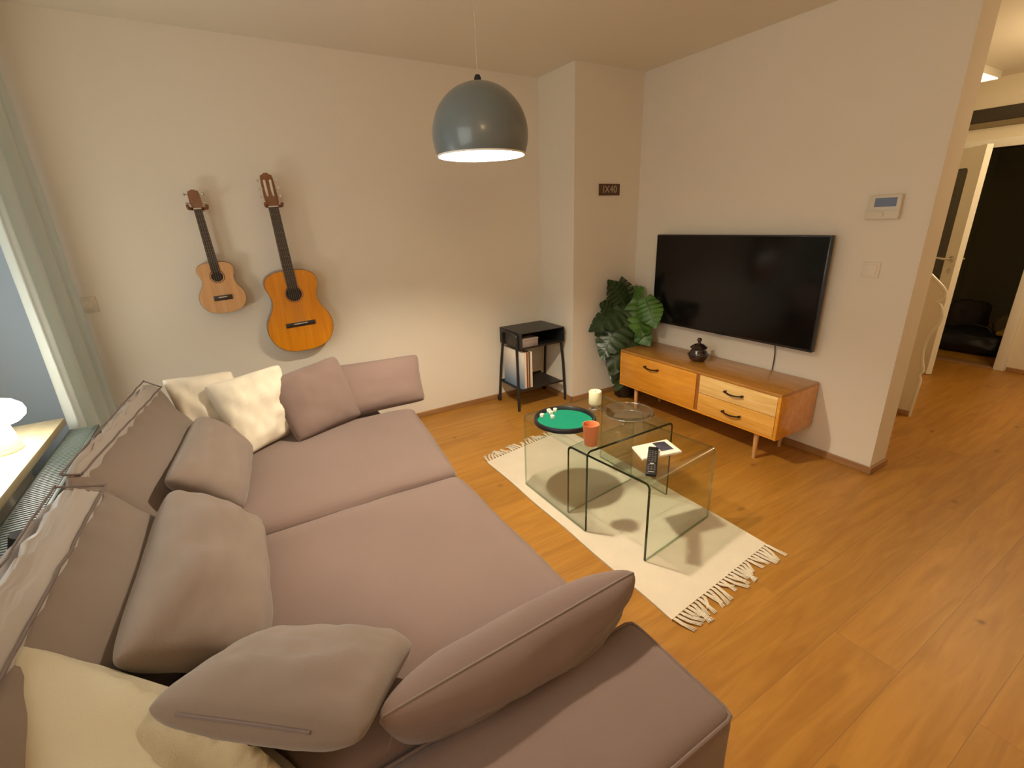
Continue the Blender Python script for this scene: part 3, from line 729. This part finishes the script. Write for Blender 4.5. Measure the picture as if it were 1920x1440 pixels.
bm = NB(); bx(bm, sx-.001, sx+.016, -1.360, sy1-.019, sz0+.016, sz1-.018, .0015); o = obj('door', bm, M['side_wood'], t); handle(-1.052, -.940, .372, o)
zm = (sz0+sz1)/2
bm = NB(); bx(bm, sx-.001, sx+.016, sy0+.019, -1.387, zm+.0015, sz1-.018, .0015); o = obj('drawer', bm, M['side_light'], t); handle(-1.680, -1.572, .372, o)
bm = NB(); bx(bm, sx-.001, sx+.016, sy0+.019, -1.387, sz0+.016, zm-.0015, .0015); o = obj('drawer', bm, M['side_mid'], t); handle(-1.680, -1.572, .246, o)
for (x, y) in ((2.46, -1.768), (2.46, -.82), (2.72, -1.768), (2.72, -.82)):
    bm = NB(); lathe(bm, [(0, 0), (.010, 0), (.016, .173), (0, .173)], (x, y, 0), 16); obj('leg', bm, M['leg_wood'], t)
# lidded pot
c = (2.605, -1.214, sz1+.0005)
t = thing('lidded_jar', 'dark brown glazed lidded jar on the sideboard', 'jar', c)
bm = NB(); lathe(bm, [(0, 0), (.040, 0), (.054, .014), (.063, .034), (.062, .052), (.050, .072), (.044, .082), (.047, .088), (.040, .089), (0, .085)], c, 28)
for k in range(9):
    a = 2*PI*k/9; ball(bm, (c[0]+.061*math.cos(a), c[1]+.061*math.sin(a), c[2]+.043), .008, n=8)
obj('body', bm, M['ceramic'], t, 60)
bm = NB(); lathe(bm, [(0, .088), (.052, .088), (.056, .093), (.046, .102), (.028, .114), (.012, .119), (.008, .128), (.014, .137), (.016, .146), (.010, .154), (0, .157)], c, 28); obj('lid', bm, M['ceramic'], t, 60)

# ------------------------------------------------------------------ television
t = thing('television', 'large flat black television mounted on the wall above the sideboard', 'television', (2.75, -1.27, .9))
ty0, ty1, tz0, tz1, tx = -1.854, -.686, .614, 1.242, 2.726
bm = NB(); bx(bm, tx, tx+.035, ty0, ty1, tz0, tz1, .003); obj('frame', bm, M['black'], t)
bm = NB(); bx(bm, tx-.0015, tx-.0002, ty0+.008, ty1-.008, tz0+.014, tz1-.008, 0); obj('screen', bm, M['tvscreen'], t)
bm = NB(); bx(bm, tx+.035, XT-.001, -1.45, -1.10, .80, 1.05, .003); obj('wall_mount', bm, M['black'], t)
bm = NB(); bx(bm, tx-.002, tx+.004, -1.30, -1.24, tz0-.004, tz0+.001); obj('sensor', bm, mat('grey_sensor', (.3, .3, .3, 1), .4), t)
bm = NB(); tube(bm, [(2.765, -1.62, tz0+.05), (2.775, -1.621, .60), (2.783, -1.622, .55), (2.786, -1.621, .50), (2.784, -1.62, sz1+.001)], .003, 8); tag(obj('power_cable', bm, M['black']), 'thin black cable hanging from the television to the sideboard', 'cable')

# ------------------------------------------------------------------ wall items
t = thing('thermostat', 'white wall thermostat with small blue-grey screen, right of the television', 'thermostat', (XT, -2.04, 1.36))
bm = NB(); bx(bm, XT-.028, XT, -2.105, -1.972, 1.315, 1.425, .004); obj('body', bm, M['switch'], t)
bm = NB(); bx(bm, XT-.030, XT-.0282, -2.088, -1.998, 1.372, 1.412); obj('screen', bm, mat('lcd_blue', (.13, .16, .22, 1), .3, emis=(.35, .42, .6, 1), estr=.03), t)
bm = NB(); bx(bm, XT-.034, XT-.028, -2.107, -1.970, 1.316, 1.355, .002); obj('cover_flap', bm, M['switch'], t)
bm = NB(); lathe(bm, [(0, 0), (.012, 0), (.011, .006), (0, .006)], n=20); bmesh.ops.transform(bm, matrix=Matrix.Translation((XT-.034, -2.035, 1.336)) @ Matrix.Rotation(-PI/2, 4, 'Y'), verts=bm.verts[:]); obj('dial', bm, M['switch'], t)
t = thing('light_switch', 'flat cream wall switch under the thermostat', 'switch', (XT, -2.03, 1.06))
bm = NB(); bx(bm, XT-.008, XT, -2.070, -1.99, 1.035, 1.112, .003); obj('plate', bm, M['wall'], t)
bm = NB(); bx(bm, XT-.012, XT-.0082, -2.057, -2.003, 1.048, 1.100, .002); obj('rocker', bm, M['wall'], t)
t = thing('wall_outlet', 'small white wall outlet beside the curtain', 'outlet', (-.615, 0, 1.04))
bm = NB(); bx(bm, -.652, -.575, -.008, 0, 1.005, 1.082, .003); obj('plate', bm, M['switch'], t)
bm = NB(); before = set(); lathe(bm, [(0, 0), (.020, 0), (.020, .002), (0, .002)], n=24); bmesh.ops.transform(bm, matrix=Matrix.Translation((-.613, -.0081, 1.043)) @ Matrix.Rotation(PI/2, 4, 'X'), verts=bm.verts[:]); obj('socket', bm, M['wall'], t)
# sign on the column
t = thing('number_sign', 'small dark brown sign with pale lettering on the column', 'sign', (2.495, YC, 1.56))
bm = NB(); bx(bm, 2.398, 2.592, YC-.008, YC, 1.521, 1.598, .001); obj('plate', bm, mat('sign_brown', (.10, .045, .018, 1), .5), t)
cu = bpy.data.curves.new('lettering', 'FONT'); cu.body = 'IX40'; cu.size = .068; cu.extrude = .0008; cu.align_x = 'CENTER'; cu.align_y = 'CENTER'; cu.space_character = 1.02
to = bpy.data.objects.new('tmp', cu); COL.objects.link(to)
dg = bpy.context.evaluated_depsgraph_get(); me = bpy.data.meshes.new_from_object(to.evaluated_get(dg)); bpy.data.objects.remove(to)
me.transform(Matrix.Translation((2.495, YC-.0092, 1.560)) @ Matrix.Rotation(PI/2, 4, 'X'))
me.materials.clear(); link('lettering', me, mat('sign_letters', (.50, .38, .28, 1), .5), t, 0)

# ------------------------------------------------------------------ side table with records
ax1, ax2, ay1, ay2, az = 1.752, 2.139, -.045, -.359, .599
t = thing('side_table', 'dark steel side table with an open box top and a lower shelf, beside the column', 'table', (1.945, -.2, 0))
T = .004
bm = NB()
bx(bm, ax1, ax2, ay2, ay1, az-T, az); bx(bm, ax1, ax2, ay2, ay1, .480, .480+T); bx(bm, ax1, ax1+T, ay2, ay1, .480+T, az-T); bx(bm, ax2-T, ax2, ay2, ay1, .480+T, az-T); bx(bm, ax1+T, ax2-T, ay1-T, ay1, .480+T, az-T)
bx(bm, ax1+T, ax2-T, ay2, ay2+T, .484, .494)
obj('box_top', bm, M['metal_dark'], t, 0)
bm = NB(); bx(bm, ax1-.012, ax2-.01, ay2, ay1, .160, .165); bx(bm, ax1-.012, ax2-.01, ay2, ay2+.004, .165, .175); bx(bm, ax1-.012, ax2-.01, ay1-.004, ay1, .165, .175); obj('shelf', bm, M['metal_dark'], t, 0)
for side, x0, dx in (('l', ax1-.009, -.022), ('r', ax2+.009, .012)):
    x1 = x0+dx
    for yy, yo in ((ay2+.055, ay2+.012), (ay1-.055, ay1-.012)):
        bm = NB(); tube(bm, [(x1, yo, .0 if yo < -.2 else .045), (x0+dx*.5, (yy+yo)/2, .30), (x0, yy, .48), (x0, yy, .56)], .0105, 10); lg = obj('leg', bm, M['metal_dark'], t)
        if yo > -.2:
            bm = NB(); lathe(bm, [(0, -.008), (.021, -.008), (.024, -.004), (.024, .004), (.021, .008), (0, .008)], n=24)
            bmesh.ops.transform(bm, matrix=Matrix.Translation((x1-.002, yo+.004, .025)) @ Matrix.Rotation(PI/2, 4, 'Y'), verts=bm.verts[:]); obj('wheel', bm, M['black'], lg)
    bm = NB(); tube(bm, [(x0, ay2+.055, .56), (x0, ay2+.065, .576), (x0, ay2+.085, .582), (x0, ay1-.085, .582), (x0, ay1-.065, .576), (x0, ay1-.055, .56)], .0085, 10); obj('handle_bar', bm, M['metal_dark'], t)
# records
rc = [((.80, .76, .68), 'white', .006), ((.74, .66, .5), 'cream', .005), ((.82, .78, .7), 'bright white', .006), ((.25, .08, .03), 'rust brown', .008), ((.62, .45, .25), 'tan', .004), ((.05, .02, .02), 'near black', .006), ((.70, .60, .45), 'pale beige', .006), ((.84, .8, .72), 'off-white rightmost', .006)]
x = ax1+.012
m = bpy.data.materials.new('cover_sky'); m.use_nodes = True; nt = m.node_tree
tc = nt.nodes.new('ShaderNodeTexCoord'); nz = nt.nodes.new('ShaderNodeTexNoise'); nz.inputs['Scale'].default_value = 5; sp = nt.nodes.new('ShaderNodeSeparateXYZ'); rp = nt.nodes.new('ShaderNodeValToRGB')
ad = nt.nodes.new('ShaderNodeMath'); ad.operation = 'MULTIPLY_ADD'; ad.inputs[1].default_value = .25
nt.links.new(tc.outputs['Generated'], sp.inputs[0]); nt.links.new(tc.outputs['Object'], nz.inputs['Vector']); nt.links.new(nz.outputs['Fac'], ad.inputs[0]); nt.links.new(sp.outputs['Z'], ad.inputs[2]); nt.links.new(ad.outputs[0], rp.inputs['Fac'])
rp.color_ramp.elements[0].color = (.22, .33, .50, 1); rp.color_ramp.elements[0].position = .25; rp.color_ramp.elements[1].color = (.85, .78, .68, 1); rp.color_ramp.elements[1].position = 1.0
nt.links.new(rp.outputs['Color'], nt.nodes['Principled BSDF'].inputs['Base Color'])
for i, (cc, nm, th) in enumerate(rc):
    th *= 1.75
    bm = NB(); bx(bm, x, x+th-.0008, ay2+.006, ay2+.006+.285, .1655, .1655+.285, .0006)
    cm = m if i == 0 else mat('sleeve_%d' % i, (*cc, 1), .5)
    lab = 'pale blue and white record sleeve at the left end of the row' if i == 0 else nm + ' record sleeve, %s in the row on the lower shelf' % ('last' if i == 7 else ['', 'second from left', 'third from left', 'fourth from left', 'fifth from left', 'sixth from left', 'seventh from left'][i])
    tag(obj('record_sleeve', bm, cm), lab, 'record', 'records on the lower shelf'); x += th
bm = NB(); bx(bm, ax1+.02, ax1+.165, ay2+.03, ay2+.20, .4845, .535, .002)
o = tag(obj('paper_box', bm, mat('grey_pink_card', (.34, .26, .23, 1), .7)), 'pale pinkish box lying inside the open top of the side table', 'box')
bm = NB(); bx(bm, ax1+.018, ax1+.167, ay2+.028, ay2+.202, .5352, .548, .002); obj('lid', bm, mat('grey_pink_lid', (.40, .32, .28, 1), .7), o)

# ------------------------------------------------------------------ guitars
def smooth_outline(hw, n=6):
    pts = []
    K = len(hw)
    for i in range(K-1):
        p0 = hw[max(i-1, 0)]; p1 = hw[i]; p2 = hw[i+1]; p3 = hw[min(i+2, K-1)]
        for k in range(n):
            s = k/n
            f = lambda a, b, c, d: .5*((2*b)+(-a+c)*s+(2*a-5*b+4*c-d)*s*s+(-a+3*b-3*c+d)*s**3)
            pts.append((f(p0[0], p1[0], p2[0], p3[0]), max(0, f(p0[1], p1[1], p2[1], p3[1]))))
    pts.append(hw[-1]); return pts
def guitar(name, label, origin, tilt, hw, depth, nut, head_len, hole_t, hole_r, bridge_t, bridge_w, nb, topm, sidem, nstr, fb_end, fbw0, fbw1, headw, npeg, cat, off):
    """local: x lateral, z along length, y toward room = negative"""
    MM = Matrix.Translation(origin) @ Matrix.Rotation(tilt, 4, 'Y')
    t = thing(name, label, cat, origin)
    def P(nm, bm, m, par=None, sm=35):
        bmesh.ops.transform(bm, matrix=MM, verts=bm.verts[:]); return obj(nm, bm, m, par or t, sm)
    o = smooth_outline(hw); poly = [(w, l) for l, w in o] + [(-w, l) for l, w in o[::-1][1:-1]]
    yb, yf = -off, -off-depth
    bm = NB()
    A = [bm.verts.new((a, yb, b)) for a, b in poly]; B = [bm.verts.new((a, yf, b)) for a, b in poly]
    bm.faces.new(A); f = bm.faces.new(B)
    for i in range(len(poly)): bm.faces.new((A[i], A[(i+1) % len(poly)], B[(i+1) % len(poly)], B[i]))
    body = P('body', bm, sidem)
    bm = NB(); cen = (0, sum(b for a, b in poly)/len(poly))
    poly2 = [(a*.985, cen[1]+(b-cen[1])*.99) for a, b in poly]
    prism(bm, poly2, lambda a, b, d: (a, d, b), yf-.0025, yf-.0002); P('soundboard', bm, topm)
    yt = yf-.0027
    bm = NB(); before = set(); lathe(bm, [(0, 0), (hole_r, 0), (hole_r, .0006), (0, .0006)], n=36)
    bmesh.ops.transform(bm, matrix=Matrix.Translation((0, yt, hole_t)) @ Matrix.Rotation(PI/2, 4, 'X'), verts=bm.verts[:]); P('sound_hole', bm, M['hole'])
    bm = NB(); pts = [((hole_r+.006)*math.cos(2*PI*k/40), yt-.0004, hole_t+(hole_r+.006)*math.sin(2*PI*k/40)) for k in range(41)]
    tube(bm, pts, .0022, 6, caps=False); P('rosette', bm, M['head_wood'])
    # neck + fingerboard
    bm = NB(); prism(bm, [(-fbw0/2, hw[-1][0]-.01), (fbw0/2, hw[-1][0]-.01), (fbw1/2, nut), (-fbw1/2, nut)], lambda a, b, d: (a, d, b), yt-.001, yt+.022); P('neck', bm, sidem)
    bm = NB(); fw = lambda l: fbw0+(fbw1-fbw0)*(l-fb_end)/(nut-fb_end)
    prism(bm, [(-fbw0/2, fb_end), (fbw0/2, fb_end), (fbw1/2, nut), (-fbw1/2, nut)], lambda a, b, d: (a, d, b), yt-.0065, yt-.0012)
    sl = nut-bridge_t
    for k in range(1, nb+1):
        l = nut - sl*(1-2**(-k/12))
        if l < fb_end+.004: break
        bx(bm, -fw(l)/2, fw(l)/2, yt-.0078, yt-.0066, l-.0006, l+.0006, 0, 1)
    P('fingerboard', bm, [M['ebony'], M['fret']], None, 0)
    bm = NB(); bx(bm, -fbw1/2, fbw1/2, yt-.010, yt, nut, nut+.006, .001); P('nut', bm, M['ivory'])
    # headstock
    hl = head_len; w = headw/2
    hp = [(-fbw1/2-.002, nut+.006), (fbw1/2+.002, nut+.006), (w*.92, nut+.02), (w, nut+hl*.30), (w*.93, nut+hl*.8), (w*.80, nut+hl*.93), (w*.45, nut+hl*.96), (w*.25, nut+hl), (-w*.25, nut+hl), (-w*.45, nut+hl*.96), (-w*.80, nut+hl*.93), (-w*.93, nut+hl*.8), (-w, nut+hl*.30), (-w*.92, nut+.02)]
    bm = NB(); prism(bm, hp, lambda a, b, d: (a, d+(b-nut)*.12, b), yt-.004, yt+.012); P('headstock', bm, M['head_wood'])
    if npeg == 3:
        bm = NB()
        for s in (-1, 1):
            bx(bm, s*w*.42-.0065, s*w*.42+.0065, yt-.0055+.008, yt+.002+.008, nut+hl*.30, nut+hl*.80, .004)
        P('slot_roller', bm, M['ivory'])
    for s in (-1, 1):
        for k in range(npeg):
            l = nut+hl*(.32+.46*k/max(1, npeg-1)); bm = NB()
            tube(bm, [(s*w*.9, yt+.010, l), (s*(w+.010), yt+.010, l)], .003, 8)
            before = set(bm.verts); ball(bm, (s*(w+.014), yt+.010, l), .008, (.7, 1, 1), 10); P('tuning_peg', bm, M['ivory'] if npeg == 3 else M['chrome'])
    # bridge
    bm = NB(); bx(bm, -bridge_w/2, bridge_w/2, yt-.008, yt, bridge_t-.013, bridge_t+.013, .002); br = P('bridge', bm, M['ebony'])
    bm = NB(); bx(bm, -bridge_w*.23, bridge_w*.23, yt-.011, yt-.0082, bridge_t+.002, bridge_t+.006); P('saddle', bm, M['ivory'], br)
    for k in range(nstr):
        s = (k/(nstr-1)-.5); bm = NB()
        tube(bm, [(s*bridge_w*.36, yt-.0115, bridge_t+.004), (s*fbw1*.8, yt-.0108, nut+.003), (s*headw*.5, yt-.002, nut+hl*(.35+.3*abs(s)))], .0004, 5)
        P('string', bm, M['string'])
    return t, MM, yt
ghw = [(0, 0), (.002, .05), (.012, .095), (.035, .135), (.07, .164), (.115, .181), (.16, .183), (.205, .170), (.25, .144), (.285, .129), (.315, .124), (.345, .128), (.385, .141), (.42, .143), (.45, .128), (.472, .092), (.480, .050), (.482, 0)]
guitar('acoustic_guitar', 'large amber classical guitar hanging on the wall', (.352, 0, .665), -.045, ghw, .085, .825, .175, .345, .043, .165, .165, 19, M['guitar_top'], M['guitar_side'], 6, .375, .058, .050, .070, 3, 'guitar', .02)
u = [(l*.575, w*.618) for l, w in ghw]
guitar('ukulele', 'small pale ukulele hanging on the wall left of the amber guitar', (-.018, 0, .940), -.045, u, .062, .545, .095, .200, .028, .085, .090, 15, M['uke_top'], M['guitar_side'], 4, .222, .043, .036, .056, 2, 'ukulele', .025)
for (x, z, lab) in ((.318, 1.495, 'small dark wall hook holding the amber guitar'), (-.040, 1.488, 'small dark wall hook holding the ukulele')):
    bm = NB(); tube(bm, [(x, 0, z), (x, -.05, z)], .008, 8)
    tube(bm, [(x-.042, -.13, z+.012), (x-.040, -.115, z), (x-.034, -.07, z), (x, -.05, z), (x+.034, -.07, z), (x+.040, -.115, z), (x+.042, -.13, z+.012)], .0085, 10)
    before = set(bm.verts); lathe(bm, [(0, 0), (.022, 0), (.022, .008), (0, .008)], n=20); xf(bm, before, Matrix.Translation((x, 0, z)) @ Matrix.Rotation(PI/2, 4, 'X'))
    tag(obj('wall_hook', bm, M['head_wood']), lab, 'hook')

# ------------------------------------------------------------------ pendant lamp
c = V((.915, -1.45, 1.602))
t = thing('pendant_lamp', 'grey domed pendant lamp glowing white inside, hanging over the tables', 'lamp', c)
Ro = .176; z0 = 0; zc = .068
def dome(R):
    pr = []
    a0 = -math.asin(min(.99, zc/R/1.02)); 
    for k in range(25):
        a = a0 + (PI/2-a0)*k/24
        pr.append((R*math.cos(a), zc + (R*1.0 if a < 0 else (R*.985))*math.sin(a)))
    pr[-1] = (0, pr[-1][1]); return pr
bm = NB(); outer = dome(Ro); lathe(bm, outer, c, 64); obj('shade', bm, M['lamp_shell'], t, 60)
bm = NB(); lathe(bm, [(max(0, r-.004) if r > 0 else 0, z if i else z) for i, (r, z) in enumerate(outer[:-1])] + [(0, outer[-1][1]-.006)], c, 64); obj('shade_lining', bm, M['lamp_in'], t, 60)
bm = NB(); rr = outer[0][0]; tube(bm, [(c.x+(rr-.001)*math.cos(2*PI*k/64), c.y+(rr-.001)*math.sin(2*PI*k/64), c.z+outer[0][1]) for k in range(65)], .0035, 8, caps=False); obj('rim', bm, M['lamp_in'], t)
bm = NB(); lathe(bm, [(0, .235), (.012, .236), (.013, .252), (.008, .262), (0, .264)], c, 20); obj('cap', bm, M['black'], t)
bm = NB(); tube(bm, [(c.x, c.y, c.z+.26), (c.x, c.y, H)], .0013, 8); obj('cord', bm, M['cord'], t)
bm = NB(); lathe(bm, [(0, 0), (.045, 0), (.045, .02), (0, .02)], (c.x, c.y, H-.02), 24); obj('ceiling_rose', bm, M['hall_white'], t)
bm = NB(); ball(bm, (c.x, c.y, c.z+.115), .038, n=24); lathe(bm, [(0, .15), (.016, .15), (.016, .225), (0, .225)], c, 16); obj('bulb', bm, emis_mat('bulb_glow', (1, .87, .67, 1), 1400), t)

# ------------------------------------------------------------------ monstera
def leaf(base, tip, width, nor, m, par, droop=.06, cup=.12, slits=6, seed=0, roll=0):
    base, tip = V(base), V(tip); ax = (tip-base); L = ax.length; ax.normalize(); nor = V(nor); nor = (nor - ax*nor.dot(ax)).normalized(); sd = ax.cross(nor).normalized()
    bm = NB(); ns, nt_ = 64, 9; rr = random.Random(seed); ph = rr.random()
    def edge(s):      # heart shaped half width
        w = (math.sin(PI*min(1, (s+.10)/1.10))**.75)*(1-.45*s**2)*1.15
        return w*width/2
    for side in (-1, 1):
        prev = None
        for i in range(ns+1):
            s = i/ns
            f = (s*slits + ph*.5 + .15*side) % 1
            cut = 1.0
            if .16 < s < .90 and f < .14: cut = .42
            w = edge(s)*cut
            row = []
            for j in range(nt_+1):
                q = j/nt_; lat = w*q
                fwd = s*L - (.10*L if s < .12 else 0)*q*(1-s/.12) + .10*L*q*q*(s*.8)
                z = -droop*(s**2)*L/.3 - cup*(lat/max(width/2, 1e-4))**2*width*.5 + .02*width*math.sin(s*slits*2*PI)*q
                row.append(bm.verts.new(base + ax*fwd + sd*side*lat + nor*z))
            if prev:
                for j in range(nt_):
                    bm.faces.new((prev[j], row[j], row[j+1], prev[j+1]))
            prev = row
    bmesh.ops.remove_doubles(bm, verts=bm.verts[:], dist=.0004)
    o = obj('leaf', bm, m, par, 60)
    bm = NB(); tube(bm, [base + ax*(k/10*L) + nor*(.0012-droop*((k/10)**2)*L/.3) for k in range(11)], [.0035*(1-k/12) for k in range(11)], 6); obj('midrib', bm, M['stem'], o)
    return base
pc = V((2.60, -.555, 0))
t = thing('monstera_plant', 'leafy dark green monstera plant in the corner beside the sideboard', 'plant', pc)
bm = NB(); lathe(bm, [(0, .001), (.070, .001), (.078, .01), (.092, .17), (.094, .175), (.088, .175), (.085, .165), (0, .163)], pc, 32); obj('pot', bm, M['pot'], t, 50)
bm = NB(); lathe(bm, [(0, .1665), (.083, .1655), (.083, .1645), (0, .1640)], pc, 24); obj('soil', bm, M['soil'], t)
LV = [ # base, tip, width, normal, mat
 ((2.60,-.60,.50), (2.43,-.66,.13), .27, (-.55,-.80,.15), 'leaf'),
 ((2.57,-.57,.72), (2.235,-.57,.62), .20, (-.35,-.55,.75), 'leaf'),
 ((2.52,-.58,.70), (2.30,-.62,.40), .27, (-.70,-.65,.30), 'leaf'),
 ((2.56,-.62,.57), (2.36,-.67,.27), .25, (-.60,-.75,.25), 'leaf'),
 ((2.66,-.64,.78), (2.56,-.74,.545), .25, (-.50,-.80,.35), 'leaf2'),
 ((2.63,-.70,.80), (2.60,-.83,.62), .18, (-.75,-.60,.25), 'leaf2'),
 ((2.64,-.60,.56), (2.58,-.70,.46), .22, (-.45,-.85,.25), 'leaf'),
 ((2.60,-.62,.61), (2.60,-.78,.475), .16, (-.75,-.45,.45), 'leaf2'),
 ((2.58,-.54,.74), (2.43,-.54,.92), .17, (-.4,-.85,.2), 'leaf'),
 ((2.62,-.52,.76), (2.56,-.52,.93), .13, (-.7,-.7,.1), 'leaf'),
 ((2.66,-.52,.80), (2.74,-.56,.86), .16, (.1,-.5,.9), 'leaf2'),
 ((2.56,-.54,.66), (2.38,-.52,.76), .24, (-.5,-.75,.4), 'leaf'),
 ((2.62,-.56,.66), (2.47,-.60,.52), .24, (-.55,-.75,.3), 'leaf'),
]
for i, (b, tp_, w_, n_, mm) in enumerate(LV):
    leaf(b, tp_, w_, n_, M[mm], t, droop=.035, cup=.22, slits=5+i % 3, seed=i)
    b = V(b); s0 = pc + V((.02*math.cos(i*2.4), .02*math.sin(i*2.4), .165)); mid = s0.lerp(b, .5) + V((.02, .0, .05))
    bm = NB(); tube(bm, [s0, s0.lerp(mid, .5)+V((.005, 0, .02)), mid, mid.lerp(b, .5)+V((0, 0, .012)), b], [.006, .0055, .005, .004, .0035], 8); obj('stem', bm, M['stem'], t)

# ------------------------------------------------------------------ lights
def point(name, loc, col, e, r):
    l = bpy.data.lights.new(name, 'POINT'); l.color = col; l.energy = e; l.shadow_soft_size = r
    o = bpy.data.objects.new(name, l); COL.objects.link(o); o.location = loc; return o
def area(name, loc, rot, sx_, sy_, col, e):
    l = bpy.data.lights.new(name, 'AREA'); l.shape = 'RECTANGLE'; l.size = sx_; l.size_y = sy_; l.color = col; l.energy = e
    o = bpy.data.objects.new(name, l); COL.objects.link(o); o.location = loc; o.rotation_euler = rot; return o
point('hall_lamp_light', (4.4, -2.6, 1.9), (1, .76, .44), 26, .12)
point('room_fill_light', (-.2, -4.2, 2.1), (1, .66, .34), 17, .2)  # unseen warm fill behind the camera, added to lift the mid tones
point('dark_room_fill', (7.2, -2.9, 2.0), (1, .80, .45), 1.6, .1)  # dim fill added to brighten the room behind the doorway
area('window_side_fill', (XL+.03, -2.5, 1.42), (0, -PI/2, 0), 1.2, 1.3, (.97, 1, .90), 10)  # fill added before the blind to lift faces turned towards it
w = bpy.data.worlds.new('world'); scn.world = w; w.use_nodes = True
w.node_tree.nodes['Background'].inputs[0].default_value = (.02, .025, .04, 1); w.node_tree.nodes['Background'].inputs[1].default_value = .3

# ------------------------------------------------------------------ camera
yaw, pit, roll, F = .5356393780708912, -.33400468231847485, -.036808369976837445, 875.8927
fwd = V((math.sin(yaw)*math.cos(pit), math.cos(yaw)*math.cos(pit), math.sin(pit)))
rt = V((math.cos(yaw), -math.sin(yaw), 0)); up = rt.cross(fwd)
r2 = rt*math.cos(roll) + up*math.sin(roll); u2 = -rt*math.sin(roll) + up*math.cos(roll)
cam = bpy.data.cameras.new('camera'); co = bpy.data.objects.new('camera', cam); COL.objects.link(co)
cam.sensor_width = 36; cam.lens = F/1920*36; cam.clip_start = .02
co.matrix_world = Matrix((( r2.x, u2.x, -fwd.x, 0), (r2.y, u2.y, -fwd.y, -3.153608), (r2.z, u2.z, -fwd.z, 1.365912), (0, 0, 0, 1)))
scn.camera = co
scn.view_settings.view_transform = 'Standard'; scn.view_settings.look = 'None'
scn.view_settings.exposure = 0.27
scn.cycles.transparent_max_bounces = 16; scn.cycles.max_bounces = 8
